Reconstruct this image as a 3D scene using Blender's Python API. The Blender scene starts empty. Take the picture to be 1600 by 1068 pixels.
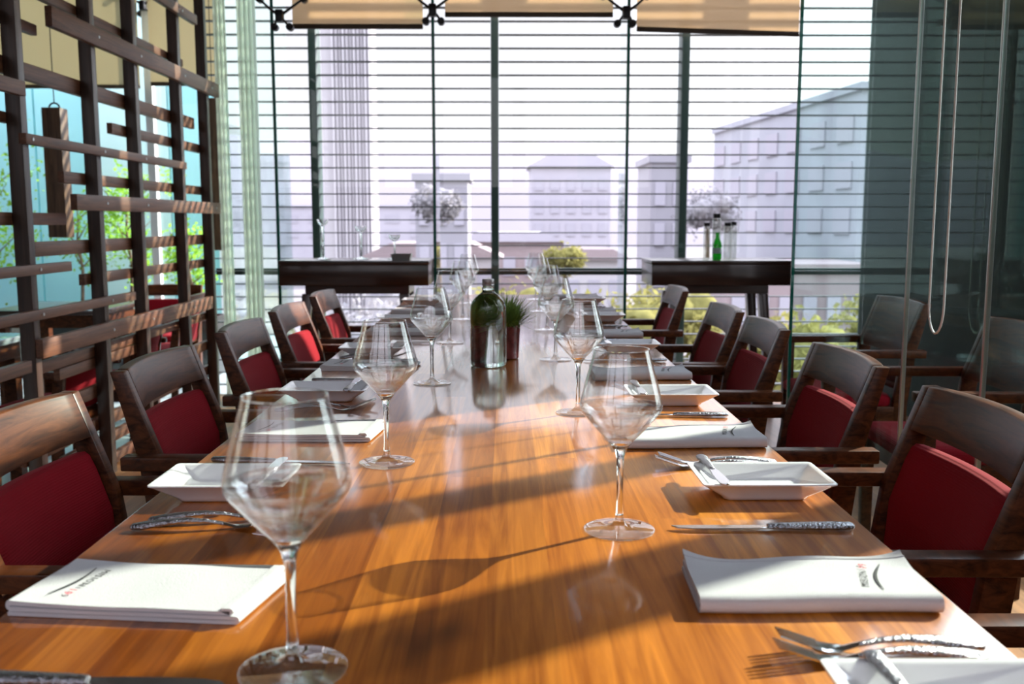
import bpy, bmesh, math, random
from mathutils import Vector, Matrix, noise

C = bpy.context.scene.collection
S = bpy.context.scene
PI = math.pi
rnd = random.Random(7)

# ------------------------------------------------------------------ camera
cam_d = bpy.data.cameras.new('camera')
cam = bpy.data.objects.new('camera', cam_d)
C.objects.link(cam)
cam_d.sensor_width = 36.0
cam_d.lens = 33.75
cam_d.clip_start = 0.02
cam_d.clip_end = 2000
cam.location = (0, 0, 1.13)
cam.rotation_euler = (math.radians(90) - math.atan(189 / 1500), 0, -math.atan(9 / 1500))
cam_d.dof.use_dof = True
cam_d.dof.focus_distance = 1.65
cam_d.dof.aperture_fstop = 7.0
S.camera = cam

# ------------------------------------------------------------------ colour management, sampling behaviour
vs = S.view_settings
S.display_settings.display_device = 'sRGB'
vs.view_transform = 'Standard'
vs.look = 'None'
vs.gamma = 1.0
vs.use_curve_mapping = False
vs.exposure = 0.36
S.cycles.use_denoising = True
S.cycles.max_bounces = 14
S.cycles.transparent_max_bounces = 40
S.cycles.transmission_bounces = 12
S.cycles.glossy_bounces = 6
S.cycles.caustics_reflective = False
S.cycles.caustics_refractive = True
S.cycles.sample_clamp_indirect = 6.0

# ------------------------------------------------------------------ sky and sun
SKY = 0.95
ZENITH = 5.5
GLOW = 6.5
SUN_TO = Vector((0.726, 0.490, 0.485)).normalized()
W = bpy.data.worlds.new('sky')
S.world = W
W.use_nodes = True
wn = W.node_tree
wn.nodes.clear()
w_out = wn.nodes.new('ShaderNodeOutputWorld')
w_bg = wn.nodes.new('ShaderNodeBackground')
w_tc = wn.nodes.new('ShaderNodeTexCoord')
w_sep = wn.nodes.new('ShaderNodeSeparateXYZ')
w_ramp = wn.nodes.new('ShaderNodeValToRGB')
w_ramp.color_ramp.elements[0].position = 0.0
w_ramp.color_ramp.elements[0].color = (1.0, 0.97, 1.0, 1)
w_ramp.color_ramp.elements[1].position = 0.7
w_ramp.color_ramp.elements[1].color = (0.80, 0.79, 1.0, 1)
wn.links.new(w_tc.outputs['Generated'], w_sep.inputs[0])
wn.links.new(w_sep.outputs['Z'], w_ramp.inputs[0])
wn.links.new(w_ramp.outputs[0], w_bg.inputs[0])
w_bg.inputs[1].default_value = SKY
# the sky brightens towards the zenith and around the sun
w_dot = wn.nodes.new('ShaderNodeVectorMath')
w_dot.operation = 'DOT_PRODUCT'
w_dot.inputs[1].default_value = SUN_TO
wn.links.new(w_tc.outputs['Generated'], w_dot.inputs[0])
w_cl = wn.nodes.new('ShaderNodeMath')
w_cl.operation = 'MAXIMUM'
w_cl.inputs[1].default_value = 0.0
wn.links.new(w_dot.outputs['Value'], w_cl.inputs[0])
w_pw = wn.nodes.new('ShaderNodeMath')
w_pw.operation = 'POWER'
w_pw.inputs[1].default_value = 7.0
wn.links.new(w_cl.outputs[0], w_pw.inputs[0])
w_zz = wn.nodes.new('ShaderNodeMapRange')
w_zz.inputs['From Min'].default_value = 0.20
w_zz.inputs['From Max'].default_value = 0.75
w_zz.inputs['To Min'].default_value = 1.0
w_zz.inputs['To Max'].default_value = ZENITH
wn.links.new(w_sep.outputs['Z'], w_zz.inputs['Value'])
w_gl = wn.nodes.new('ShaderNodeMath')
w_gl.operation = 'MULTIPLY_ADD'
w_gl.inputs[1].default_value = GLOW
wn.links.new(w_pw.outputs[0], w_gl.inputs[0])
wn.links.new(w_zz.outputs[0], w_gl.inputs[2])
w_st = wn.nodes.new('ShaderNodeMath')
w_st.operation = 'MULTIPLY'
w_st.inputs[1].default_value = SKY
wn.links.new(w_gl.outputs[0], w_st.inputs[0])
wn.links.new(w_st.outputs[0], w_bg.inputs[1])
wn.links.new(w_bg.outputs[0], w_out.inputs[0])

sun_d = bpy.data.lights.new('sun', 'SUN')
sun = bpy.data.objects.new('sun', sun_d)
C.objects.link(sun)
sun_d.energy = 10.8
sun_d.color = (1.0, 0.89, 0.77)
sun_d.angle = math.radians(0.55)
sun.rotation_euler = SUN_TO.to_track_quat('Z', 'Y').to_euler()
sun.location = SUN_TO * 40


# ------------------------------------------------------------------ material helpers
def new_mat(name):
    m = bpy.data.materials.new(name)
    m.use_nodes = True
    nt = m.node_tree
    nt.nodes.clear()
    out = nt.nodes.new('ShaderNodeOutputMaterial')
    return m, nt, out


def N(nt, t, **kw):
    n = nt.nodes.new(t)
    for k, v in kw.items():
        setattr(n, k, v)
    return n


def principled(name, col, rough=0.5, metal=0.0, coat=0.0, coat_rough=0.1, spec=0.5, var=0.0, var_scale=8.0,
               bump=0.0, bump_scale=200.0, stretch=None, bump_dist=0.002):
    m, nt, out = new_mat(name)
    b = N(nt, 'ShaderNodeBsdfPrincipled')
    b.inputs['Base Color'].default_value = (*col, 1)
    b.inputs['Roughness'].default_value = rough
    b.inputs['Metallic'].default_value = metal
    b.inputs['Coat Weight'].default_value = coat
    b.inputs['Coat Roughness'].default_value = coat_rough
    b.inputs['Specular IOR Level'].default_value = spec
    nt.links.new(b.outputs[0], out.inputs[0])
    tc = N(nt, 'ShaderNodeTexCoord')
    mp = N(nt, 'ShaderNodeMapping')
    mp.inputs['Scale'].default_value = stretch or (1, 1, 1)
    nt.links.new(tc.outputs['Object'], mp.inputs[0])
    if var > 0:
        no = N(nt, 'ShaderNodeTexNoise')
        no.inputs['Scale'].default_value = var_scale
        no.inputs['Detail'].default_value = 4
        nt.links.new(mp.outputs[0], no.inputs['Vector'])
        r = N(nt, 'ShaderNodeValToRGB')
        r.color_ramp.elements[0].position = 0.3
        r.color_ramp.elements[1].position = 0.7
        r.color_ramp.elements[0].color = (*[max(0, c * (1 - var)) for c in col], 1)
        r.color_ramp.elements[1].color = (*[min(1, c * (1 + var)) for c in col], 1)
        nt.links.new(no.outputs['Fac'], r.inputs[0])
        nt.links.new(r.outputs[0], b.inputs['Base Color'])
    if bump > 0:
        bn = N(nt, 'ShaderNodeTexNoise')
        bn.inputs['Scale'].default_value = bump_scale
        bn.inputs['Detail'].default_value = 2
        nt.links.new(mp.outputs[0], bn.inputs['Vector'])
        bp = N(nt, 'ShaderNodeBump')
        bp.inputs['Strength'].default_value = bump
        bp.inputs['Distance'].default_value = bump_dist
        nt.links.new(bn.outputs['Fac'], bp.inputs['Height'])
        nt.links.new(bp.outputs[0], b.inputs['Normal'])
    return m


def wood(name, dark, light, rough=0.35, coat=0.3, coat_rough=0.15, grain=(40, 3, 40), planks=None, plank_tones=None,
         plank_axis=0, knots=False, coat_ior=1.5, spec=0.5):
    """long-grained timber; planks gives a board width, each board then has its own tone"""
    m, nt, out = new_mat(name)
    b = N(nt, 'ShaderNodeBsdfPrincipled')
    b.inputs['Roughness'].default_value = rough
    b.inputs['Coat Weight'].default_value = coat
    b.inputs['Coat Roughness'].default_value = coat_rough
    b.inputs['Coat IOR'].default_value = coat_ior
    b.inputs['Specular IOR Level'].default_value = spec
    nt.links.new(b.outputs[0], out.inputs[0])
    tc = N(nt, 'ShaderNodeTexCoord')
    mp = N(nt, 'ShaderNodeMapping')
    mp.inputs['Scale'].default_value = grain
    nt.links.new(tc.outputs['Object'], mp.inputs[0])
    vec = mp.outputs[0]
    plank_rand = None
    if planks:
        sp = N(nt, 'ShaderNodeSeparateXYZ')
        nt.links.new(tc.outputs['Object'], sp.inputs[0])
        dv = N(nt, 'ShaderNodeMath', operation='DIVIDE')
        nt.links.new(sp.outputs[plank_axis], dv.inputs[0])
        dv.inputs[1].default_value = planks
        fl = N(nt, 'ShaderNodeMath', operation='FLOOR')
        nt.links.new(dv.outputs[0], fl.inputs[0])
        wh = N(nt, 'ShaderNodeTexWhiteNoise', noise_dimensions='1D')
        nt.links.new(fl.outputs[0], wh.inputs['W'])
        # boards are butt-jointed along their length at random places
        ln = N(nt, 'ShaderNodeMath', operation='MULTIPLY_ADD')
        nt.links.new(wh.outputs['Value'], ln.inputs[0])
        ln.inputs[1].default_value = 7.3
        nt.links.new(sp.outputs[1 - plank_axis], ln.inputs[2])
        l2 = N(nt, 'ShaderNodeMath', operation='DIVIDE')
        nt.links.new(ln.outputs[0], l2.inputs[0])
        l2.inputs[1].default_value = 4.4
        lf = N(nt, 'ShaderNodeMath', operation='FLOOR')
        nt.links.new(l2.outputs[0], lf.inputs[0])
        cb = N(nt, 'ShaderNodeCombineXYZ')
        nt.links.new(fl.outputs[0], cb.inputs[0])
        nt.links.new(lf.outputs[0], cb.inputs[1])
        wh2 = N(nt, 'ShaderNodeTexWhiteNoise', noise_dimensions='2D')
        nt.links.new(cb.outputs[0], wh2.inputs['Vector'])
        plank_rand = wh2.outputs['Value']
        sc = N(nt, 'ShaderNodeVectorMath', operation='SCALE')
        nt.links.new(cb.outputs[0], sc.inputs[0])
        sc.inputs['Scale'].default_value = 13.7
        ad = N(nt, 'ShaderNodeVectorMath', operation='ADD')
        nt.links.new(mp.outputs[0], ad.inputs[0])
        nt.links.new(sc.outputs[0], ad.inputs[1])
        vec = ad.outputs[0]
    no = N(nt, 'ShaderNodeTexNoise')
    no.inputs['Scale'].default_value = 1.0
    no.inputs['Detail'].default_value = 6
    no.inputs['Roughness'].default_value = 0.6
    no.inputs['Distortion'].default_value = 0.9
    nt.links.new(vec, no.inputs['Vector'])
    r = N(nt, 'ShaderNodeValToRGB')
    r.color_ramp.elements[0].position = 0.32
    r.color_ramp.elements[1].position = 0.68
    r.color_ramp.elements[0].color = (*dark, 1)
    r.color_ramp.elements[1].color = (*light, 1)
    nt.links.new(no.outputs['Fac'], r.inputs[0])
    col = r.outputs[0]
    if plank_rand is not None:
        r2 = N(nt, 'ShaderNodeValToRGB')
        r2.color_ramp.interpolation = 'LINEAR'
        els = r2.color_ramp.elements
        tones = plank_tones
        els[0].color = (*tones[0], 1)
        els[1].color = (*tones[-1], 1)
        for i, t in enumerate(tones[1:-1]):
            e = els.new((i + 1) / (len(tones) - 1))
            e.color = (*t, 1)
        nt.links.new(plank_rand, r2.inputs[0])
        mx = N(nt, 'ShaderNodeMix', data_type='RGBA', blend_type='MULTIPLY')
        mx.inputs['Factor'].default_value = 1.0
        nt.links.new(col, mx.inputs[6])
        nt.links.new(r2.outputs[0], mx.inputs[7])
        col = mx.outputs[2]
    if knots:
        vo = N(nt, 'ShaderNodeTexNoise')
        vo.inputs['Scale'].default_value = 2.2
        vo.inputs['Detail'].default_value = 3
        mp2 = N(nt, 'ShaderNodeMapping')
        mp2.inputs['Scale'].default_value = (3.0, 1.4, 1)
        nt.links.new(tc.outputs['Object'], mp2.inputs[0])
        nt.links.new(mp2.outputs[0], vo.inputs['Vector'])
        r3 = N(nt, 'ShaderNodeValToRGB')
        r3.color_ramp.elements[0].position = 0.24
        r3.color_ramp.elements[0].color = (0.25, 0.2, 0.17, 1)
        r3.color_ramp.elements[1].position = 0.36
        r3.color_ramp.elements[1].color = (1, 1, 1, 1)
        nt.links.new(vo.outputs['Fac'], r3.inputs[0])
        mx = N(nt, 'ShaderNodeMix', data_type='RGBA', blend_type='MULTIPLY')
        mx.inputs['Factor'].default_value = 1.0
        nt.links.new(col, mx.inputs[6])
        nt.links.new(r3.outputs[0], mx.inputs[7])
        col = mx.outputs[2]
    nt.links.new(col, b.inputs['Base Color'])
    bp = N(nt, 'ShaderNodeBump')
    bp.inputs['Strength'].default_value = 0.06
    bp.inputs['Distance'].default_value = 0.001
    nt.links.new(no.outputs['Fac'], bp.inputs['Height'])
    nt.links.new(bp.outputs[0], b.inputs['Normal'])
    return m


def pane_glass(name, tint, base=0.04, gain=1.0, rough=0.0, power=5.0, refl=(1, 1, 1)):
    """thin clear glass: see-through with a Schlick reflection at grazing angles"""
    m, nt, out = new_mat(name)
    g = N(nt, 'ShaderNodeNewGeometry')
    dt = N(nt, 'ShaderNodeVectorMath', operation='DOT_PRODUCT')
    nt.links.new(g.outputs['Normal'], dt.inputs[0])
    nt.links.new(g.outputs['Incoming'], dt.inputs[1])
    ab = N(nt, 'ShaderNodeMath', operation='ABSOLUTE')
    nt.links.new(dt.outputs['Value'], ab.inputs[0])
    iv = N(nt, 'ShaderNodeMath', operation='SUBTRACT')
    iv.inputs[0].default_value = 1.0
    nt.links.new(ab.outputs[0], iv.inputs[1])
    pw = N(nt, 'ShaderNodeMath', operation='POWER')
    nt.links.new(iv.outputs[0], pw.inputs[0])
    pw.inputs[1].default_value = power
    ma = N(nt, 'ShaderNodeMath', operation='MULTIPLY_ADD', use_clamp=True)
    nt.links.new(pw.outputs[0], ma.inputs[0])
    ma.inputs[1].default_value = (1 - base) * gain
    ma.inputs[2].default_value = base
    tr = N(nt, 'ShaderNodeBsdfTransparent')
    tr.inputs[0].default_value = (*tint, 1)
    gl = N(nt, 'ShaderNodeBsdfGlossy')
    gl.inputs['Roughness'].default_value = rough
    gl.inputs[0].default_value = (*refl, 1)
    mx = N(nt, 'ShaderNodeMixShader')
    nt.links.new(ma.outputs[0], mx.inputs[0])
    nt.links.new(tr.outputs[0], mx.inputs[1])
    nt.links.new(gl.outputs[0], mx.inputs[2])
    nt.links.new(mx.outputs[0], out.inputs[0])
    return m


def solid_glass(name, col, ior=1.5, rough=0.0):
    m, nt, out = new_mat(name)
    b = N(nt, 'ShaderNodeBsdfGlass')
    b.inputs['Color'].default_value = (*col, 1)
    b.inputs['IOR'].default_value = ior
    b.inputs['Roughness'].default_value = rough
    nt.links.new(b.outputs[0], out.inputs[0])
    return m


def screen_cloth(name, col, see=0.3, trans=0.5):
    """woven blind or sheer: part open, part translucent yarn"""
    m, nt, out = new_mat(name)
    d = N(nt, 'ShaderNodeBsdfDiffuse')
    d.inputs[0].default_value = (*col, 1)
    t = N(nt, 'ShaderNodeBsdfTranslucent')
    t.inputs[0].default_value = (*col, 1)
    mx = N(nt, 'ShaderNodeMixShader')
    mx.inputs[0].default_value = trans
    nt.links.new(d.outputs[0], mx.inputs[1])
    nt.links.new(t.outputs[0], mx.inputs[2])
    tr = N(nt, 'ShaderNodeBsdfTransparent')
    tr.inputs[0].default_value = (*[0.5 + 0.5 * c for c in col], 1)
    m2 = N(nt, 'ShaderNodeMixShader')
    m2.inputs[0].default_value = see
    nt.links.new(mx.outputs[0], m2.inputs[1])
    nt.links.new(tr.outputs[0], m2.inputs[2])
    nt.links.new(m2.outputs[0], out.inputs[0])
    return m


def ribbed_fabric(name, col):
    m, nt, out = new_mat(name)
    b = N(nt, 'ShaderNodeBsdfPrincipled')
    b.inputs['Base Color'].default_value = (*col, 1)
    b.inputs['Roughness'].default_value = 0.9
    b.inputs['Specular IOR Level'].default_value = 0.15
    b.inputs['Sheen Weight'].default_value = 0.15
    b.inputs['Sheen Roughness'].default_value = 0.4
    b.inputs['Sheen Tint'].default_value = (1, 0.35, 0.35, 1)
    tc = N(nt, 'ShaderNodeTexCoord')
    wv = N(nt, 'ShaderNodeTexWave', wave_type='BANDS', bands_direction='Z')
    wv.inputs['Scale'].default_value = 70
    wv.inputs['Distortion'].default_value = 0.6
    nt.links.new(tc.outputs['Object'], wv.inputs['Vector'])
    bp = N(nt, 'ShaderNodeBump')
    bp.inputs['Strength'].default_value = 0.5
    bp.inputs['Distance'].default_value = 0.001
    nt.links.new(wv.outputs['Fac'], bp.inputs['Height'])
    nt.links.new(bp.outputs[0], b.inputs['Normal'])
    nt.links.new(b.outputs[0], out.inputs[0])
    return m


def leaf_mat(name, col, trans=0.45):
    m, nt, out = new_mat(name)
    oi = N(nt, 'ShaderNodeTexCoord')
    no = N(nt, 'ShaderNodeTexNoise')
    no.inputs['Scale'].default_value = 3.0
    nt.links.new(oi.outputs['Object'], no.inputs['Vector'])
    r = N(nt, 'ShaderNodeValToRGB')
    r.color_ramp.elements[0].position = 0.3
    r.color_ramp.elements[1].position = 0.7
    r.color_ramp.elements[0].color = (*[c * 0.6 for c in col], 1)
    r.color_ramp.elements[1].color = (*[min(1, c * 1.3) for c in col], 1)
    nt.links.new(no.outputs['Fac'], r.inputs[0])
    d = N(nt, 'ShaderNodeBsdfDiffuse')
    t = N(nt, 'ShaderNodeBsdfTranslucent')
    nt.links.new(r.outputs[0], d.inputs[0])
    nt.links.new(r.outputs[0], t.inputs[0])
    mx = N(nt, 'ShaderNodeMixShader')
    mx.inputs[0].default_value = trans
    nt.links.new(d.outputs[0], mx.inputs[1])
    nt.links.new(t.outputs[0], mx.inputs[2])
    nt.links.new(mx.outputs[0], out.inputs[0])
    return m


M = {}
M['table'] = wood('table_teak', (0.25, 0.062, 0.006), (0.55, 0.175, 0.020), rough=0.36, spec=0.22, coat=1.0, coat_rough=0.10, coat_ior=1.75,
                  grain=(55, 2.4, 55), planks=0.0655,
                  plank_tones=[(0.42, 0.34, 0.28), (0.95, 0.88, 0.8), (0.60, 0.50, 0.42), (1.25, 1.3, 1.3), (0.8, 0.74, 0.72), (1.5, 1.8, 2.1)],
                  knots=True)
M['chair'] = wood('chair_walnut', (0.024, 0.0065, 0.002), (0.120, 0.036, 0.011), rough=0.36, spec=0.22, coat=0.0, coat_rough=0.2, grain=(30, 6, 60))
M['lattice'] = wood('lattice_timber', (0.085, 0.030, 0.014), (0.21, 0.082, 0.036), rough=0.5, coat=0.0, coat_rough=0.3, grain=(40, 3, 60))
M['lattice_post'] = wood('lattice_post_timber', (0.035, 0.018, 0.012), (0.075, 0.040, 0.027), rough=0.4, coat=0.2, coat_rough=0.3, grain=(50, 50, 3))
M['console'] = wood('console_wenge', (0.018, 0.007, 0.004), (0.045, 0.018, 0.010), rough=0.3, coat=0.5, coat_rough=0.12, grain=(4, 40, 60))
M['floor'] = wood('floor_boards', (0.20, 0.085, 0.028), (0.38, 0.17, 0.06), rough=0.45, coat=0.25, coat_rough=0.2, grain=(30, 2, 30), planks=0.11,
                  plank_tones=[(0.7, 0.7, 0.7), (1, 1, 1), (1.2, 1.15, 1.1)])
M['red'] = ribbed_fabric('red_fabric', (0.225, 0.002, 0.009))
M['porcelain'] = principled('white_porcelain', (0.82, 0.82, 0.85), rough=0.12, coat=0.5, coat_rough=0.05)
M['linen'] = principled('white_linen', (0.57, 0.565, 0.585), rough=0.9, spec=0.1, bump=0.35, bump_scale=900)
M['steel'] = principled('cutlery_steel', (0.62, 0.62, 0.64), rough=0.16, metal=1.0)
M['hammered'] = principled('hammered_steel', (0.40, 0.40, 0.43), rough=0.22, metal=1.0, bump=0.7, bump_scale=360, bump_dist=0.004)
M['ink'] = principled('black_ink', (0.012, 0.012, 0.014), rough=0.7)
M['red_ink'] = principled('red_ink', (0.75, 0.03, 0.06), rough=0.7)
M['bowl'] = pane_glass('wine_glass_thin', (0.975, 0.982, 0.98), base=0.05, gain=0.9, power=3.6)
M['stem'] = solid_glass('wine_glass_solid', (0.97, 0.985, 0.98), 1.5)
def blended_glass(name, col, ior, share, base, power):
    m = pane_glass(name, col, base=base, power=power)
    nt = m.node_tree
    out = [n for n in nt.nodes if n.type == 'OUTPUT_MATERIAL'][0]
    top = out.inputs[0].links[0].from_node
    g = N(nt, 'ShaderNodeBsdfGlass')
    g.inputs['Color'].default_value = (*col, 1)
    g.inputs['IOR'].default_value = ior
    g.inputs['Roughness'].default_value = 0.0
    mx = N(nt, 'ShaderNodeMixShader')
    mx.inputs[0].default_value = share
    nt.links.new(top.outputs[0], mx.inputs[1])
    nt.links.new(g.outputs[0], mx.inputs[2])
    nt.links.new(mx.outputs[0], out.inputs[0])
    return m


M['bowl_low'] = blended_glass('wine_glass_bowl_base', (0.99, 0.993, 0.99), 1.5, 0.5, 0.03, 4.5)
M['foot'] = blended_glass('wine_glass_foot', (0.985, 0.99, 0.985), 1.5, 0.35, 0.05, 4.0)
M['bottle'] = solid_glass('water_filled_glass', (0.93, 0.985, 0.96), 1.36)
M['cap'] = principled('grey_cap', (0.36, 0.33, 0.34), rough=0.4, metal=0.6)
M['pot'] = principled('maroon_pot_glaze', (0.14, 0.028, 0.032), rough=0.22, var=0.5, var_scale=40, coat=0.4)
M['soil'] = principled('potting_soil', (0.05, 0.035, 0.025), rough=0.95, bump=0.6, bump_scale=150)
M['grass'] = leaf_mat('grass_blades', (0.24, 0.36, 0.085), 0.4)
M['fin_edge'] = principled('fin_ground_edge', (0.0, 0.12, 0.085), rough=0.25, spec=0.6)
M['fin'] = pane_glass('fin_glass', (0.90, 0.97, 0.95), base=0.05)
M['facade'] = pane_glass('facade_glass', (0.97, 0.99, 0.985), base=0.03, gain=0.6)
M['partition'] = pane_glass('partition_glass', (0.84, 0.915, 0.895), base=0.012, gain=0.20, refl=(0.66, 0.95, 0.86))
M['dark_green'] = principled('dark_green_steel', (0.018, 0.050, 0.042), rough=0.4)
M['louvre'] = principled('louvre_aluminium', (0.045, 0.052, 0.055), rough=0.5, metal=0.0)
M['black_metal'] = principled('black_metal', (0.02, 0.02, 0.022), rough=0.35, metal=0.6)
M['bright_metal'] = principled('bright_joint_metal', (0.55, 0.56, 0.55), rough=0.35, metal=0.7)
M['blind'] = screen_cloth('beige_screen_blind', (0.72, 0.57, 0.39), see=0.2, trans=0.62)
M['blind_left'] = screen_cloth('beige_dense_blind', (0.62, 0.57, 0.42), see=0.0, trans=0.5)
M['bar'] = principled('blind_bar', (0.07, 0.045, 0.025), rough=0.5)
M['curtain'] = screen_cloth('pale_green_sheer', (0.955, 0.985, 0.935), see=0.28, trans=0.8)
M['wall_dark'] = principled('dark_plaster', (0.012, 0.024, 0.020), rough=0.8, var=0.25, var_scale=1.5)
M['ceiling'] = principled('ceiling_plaster', (0.26, 0.23, 0.22), rough=0.9)
M['wall_back'] = principled('warm_plaster', (0.09, 0.06, 0.045), rough=0.9, var=0.1, var_scale=2)
M['turquoise'] = principled('turquoise_wall', (0.36, 0.75, 0.77), rough=0.7, var=0.06, var_scale=1.2)
M['turquoise_pale'] = principled('pale_turquoise_panel', (0.60, 0.86, 0.84), rough=0.6, var=0.04, var_scale=1.2)
M['tile'] = principled('grey_floor_tile', (0.42, 0.52, 0.54), rough=0.18, var=0.12, var_scale=3, coat=0.3)
M['planter'] = principled('black_planter', (0.010, 0.014, 0.014), rough=0.45)
M['timber'] = wood('hanging_timber', (0.06, 0.030, 0.016), (0.22, 0.115, 0.058), rough=0.5, coat=0.0, grain=(40, 40, 3))
M['bark'] = principled('bark', (0.16, 0.11, 0.07), rough=0.9, var=0.3, var_scale=20)
M['leaf_fresh'] = leaf_mat('fresh_leaves', (0.30, 0.55, 0.07), 0.5)
M['leaf_yellow'] = leaf_mat('yellow_green_leaves', (0.27, 0.255, 0.09), 0.4)  # muted, with outdoor haze put into the colour
M['leaf_grey'] = leaf_mat('hazed_leaves', (0.34, 0.33, 0.34), 0.3)  # grey from outdoor haze put into the leaf colour
M['cord'] = principled('white_bead_cord', (0.72, 0.72, 0.70), rough=0.5)
M['green_glass'] = pane_glass('green_bottle_glass', (0.06, 0.60, 0.10), base=0.05)
M['clear_bottle'] = pane_glass('clear_bottle_glass', (0.86, 0.88, 0.84), base=0.16)
M['paper_label'] = principled('pale_blue_label', (0.45, 0.62, 0.62), rough=0.7)
M['grey_dish'] = principled('grey_metal_dish', (0.26, 0.28, 0.27), rough=0.4, metal=0.5)
M['dark_glass_top'] = principled('glossy_grey_top', (0.30, 0.36, 0.37), rough=0.08, coat=0.8, coat_rough=0.03)
M['white_paint'] = principled('white_paint', (0.80, 0.84, 0.84), rough=0.4)
M['bld_lilac'] = principled('hazed_lilac_render', (0.42, 0.40, 0.44), rough=0.9, var=0.05, var_scale=0.3)  # distance haze is painted into the building and hill colours below
M['bld_grey'] = principled('hazed_grey_render', (0.31, 0.30, 0.325), rough=0.9, var=0.08, var_scale=0.3)
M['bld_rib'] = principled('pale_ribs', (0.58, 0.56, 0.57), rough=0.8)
M['bld_glass'] = principled('hazy_window_glass', (0.395, 0.38, 0.42), rough=0.9, spec=0.1)  # kept close to the wall tone, haze flattened into the colour
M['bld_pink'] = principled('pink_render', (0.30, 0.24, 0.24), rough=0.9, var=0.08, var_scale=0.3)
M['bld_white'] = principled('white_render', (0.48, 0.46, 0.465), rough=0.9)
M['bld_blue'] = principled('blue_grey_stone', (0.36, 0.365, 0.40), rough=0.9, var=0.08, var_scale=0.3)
M['hill'] = principled('hazed_hillside', (0.150, 0.138, 0.158), rough=1.0, var=0.06, var_scale=0.02)  # haze tint put into the hill colour
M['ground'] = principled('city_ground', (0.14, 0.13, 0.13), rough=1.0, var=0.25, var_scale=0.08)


# ------------------------------------------------------------------ mesh helpers
class MB:
    def __init__(self):
        self.bm = bmesh.new()

    def box(self, x0, x1, y0, y1, z0, z1, rot=None, about=None):
        vs = [self.bm.verts.new((x, y, z)) for x in (x0, x1) for y in (y0, y1) for z in (z0, z1)]
        for f in ((0, 1, 3, 2), (4, 6, 7, 5), (0, 4, 5, 1), (2, 3, 7, 6), (0, 2, 6, 4), (1, 5, 7, 3)):
            self.bm.faces.new([vs[i] for i in f])
        if rot is not None:
            bmesh.ops.rotate(self.bm, cent=about or ((x0 + x1) / 2, (y0 + y1) / 2, (z0 + z1) / 2), matrix=rot, verts=vs)
        return self

    def rings(self, rings, cap0=True, cap1=True, close=False):
        vr = [[self.bm.verts.new(p) for p in r] for r in rings]
        n = len(vr[0])
        pairs = list(zip(vr, vr[1:]))
        if close:
            pairs.append((vr[-1], vr[0]))
        for a, b in pairs:
            for i in range(n):
                j = (i + 1) % n
                self.bm.faces.new((a[i], a[j], b[j], b[i]))
        if not close:
            if cap0:
                self.bm.faces.new(list(reversed(vr[0])))
            if cap1:
                self.bm.faces.new(vr[-1])
        return self

    def lathe(self, prof, n=48, cx=0, cy=0, cz=0):
        """prof: (radius, z) from bottom to top; radius 0 closes with a point"""
        rows = []
        for r, z in prof:
            if r <= 1e-6:
                rows.append([self.bm.verts.new((cx, cy, cz + z))])
            else:
                rows.append([self.bm.verts.new((cx + r * math.cos(2 * PI * i / n), cy + r * math.sin(2 * PI * i / n), cz + z)) for i in range(n)])
        for a, b in zip(rows, rows[1:]):
            for i in range(n):
                j = (i + 1) % n
                if len(a) == 1 and len(b) == 1:
                    continue
                if len(a) == 1:
                    self.bm.faces.new((a[0], b[j], b[i]))
                elif len(b) == 1:
                    self.bm.faces.new((a[i], a[j], b[0]))
                else:
                    self.bm.faces.new((a[i], a[j], b[j], b[i]))
        return self

    def tube(self, path, rad, n=10, close=False):
        path = [Vector(p) for p in path]
        rings = []
        m = len(path)
        up = Vector((0.13, 0.27, 0.95)).normalized()
        for i, p in enumerate(path):
            a = path[i - 1] if (i > 0 or close) else p
            b = path[(i + 1) % m] if (i < m - 1 or close) else p
            t = (b - a).normalized()
            u = t.cross(up)
            if u.length < 1e-3:
                u = t.cross(Vector((1, 0, 0)))
            u.normalize()
            v = t.cross(u)
            r = rad[i] if isinstance(rad, (list, tuple)) else rad
            rings.append([p + (u * math.cos(2 * PI * k / n) + v * math.sin(2 * PI * k / n)) * r for k in range(n)])
        return self.rings(rings, close=close)

    def extrude_poly(self, pts, axis, a, b, segs=1, warp=None):
        """pts: 2D polygon; axis: the axis it is swept along from a to b"""
        rings = []
        for k in range(segs + 1):
            t = a + (b - a) * k / segs
            ring = []
            for u, v in pts:
                p = {'x': (t, u, v), 'y': (u, t, v), 'z': (u, v, t)}[axis]
                ring.append(warp(Vector(p)) if warp else p)
            rings.append(ring)
        return self.rings(rings)

    def quad(self, a, b, c, d):
        self.bm.faces.new([self.bm.verts.new(p) for p in (a, b, c, d)])
        return self

    def build(self, name, mat, parent=None, bevel=0.0, segs=2, angle=38, loc=None):
        bm = self.bm
        bmesh.ops.recalc_face_normals(bm, faces=bm.faces)
        if bevel > 0:
            es = [e for e in bm.edges if len(e.link_faces) == 2 and e.calc_face_angle(0) > math.radians(40)]
            bmesh.ops.bevel(bm, geom=es, offset=bevel, segments=segs, profile=0.5, affect='EDGES', clamp_overlap=True)
        me = bpy.data.meshes.new(name)
        bm.to_mesh(me)
        bm.free()
        for p in me.polygons:
            p.use_smooth = True
        me.set_sharp_from_angle(angle=math.radians(angle))
        me.materials.append(mat)
        o = bpy.data.objects.new(name, me)
        C.objects.link(o)
        if parent is not None:
            o.parent = parent
        if loc:
            o.location = loc
        return o


def tag(o, label, cat, group=None, kind=None):
    o['label'] = label
    o['category'] = cat
    if group:
        o['group'] = group
    if kind:
        o['kind'] = kind
    return o


def thing(name, label, cat, loc=(0, 0, 0), rz=0.0, group=None):
    o = bpy.data.objects.new(name, None)
    C.objects.link(o)
    o.empty_display_size = 0.1
    o.location = loc
    o.rotation_euler = (0, 0, rz)
    return tag(o, label, cat, group)


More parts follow.
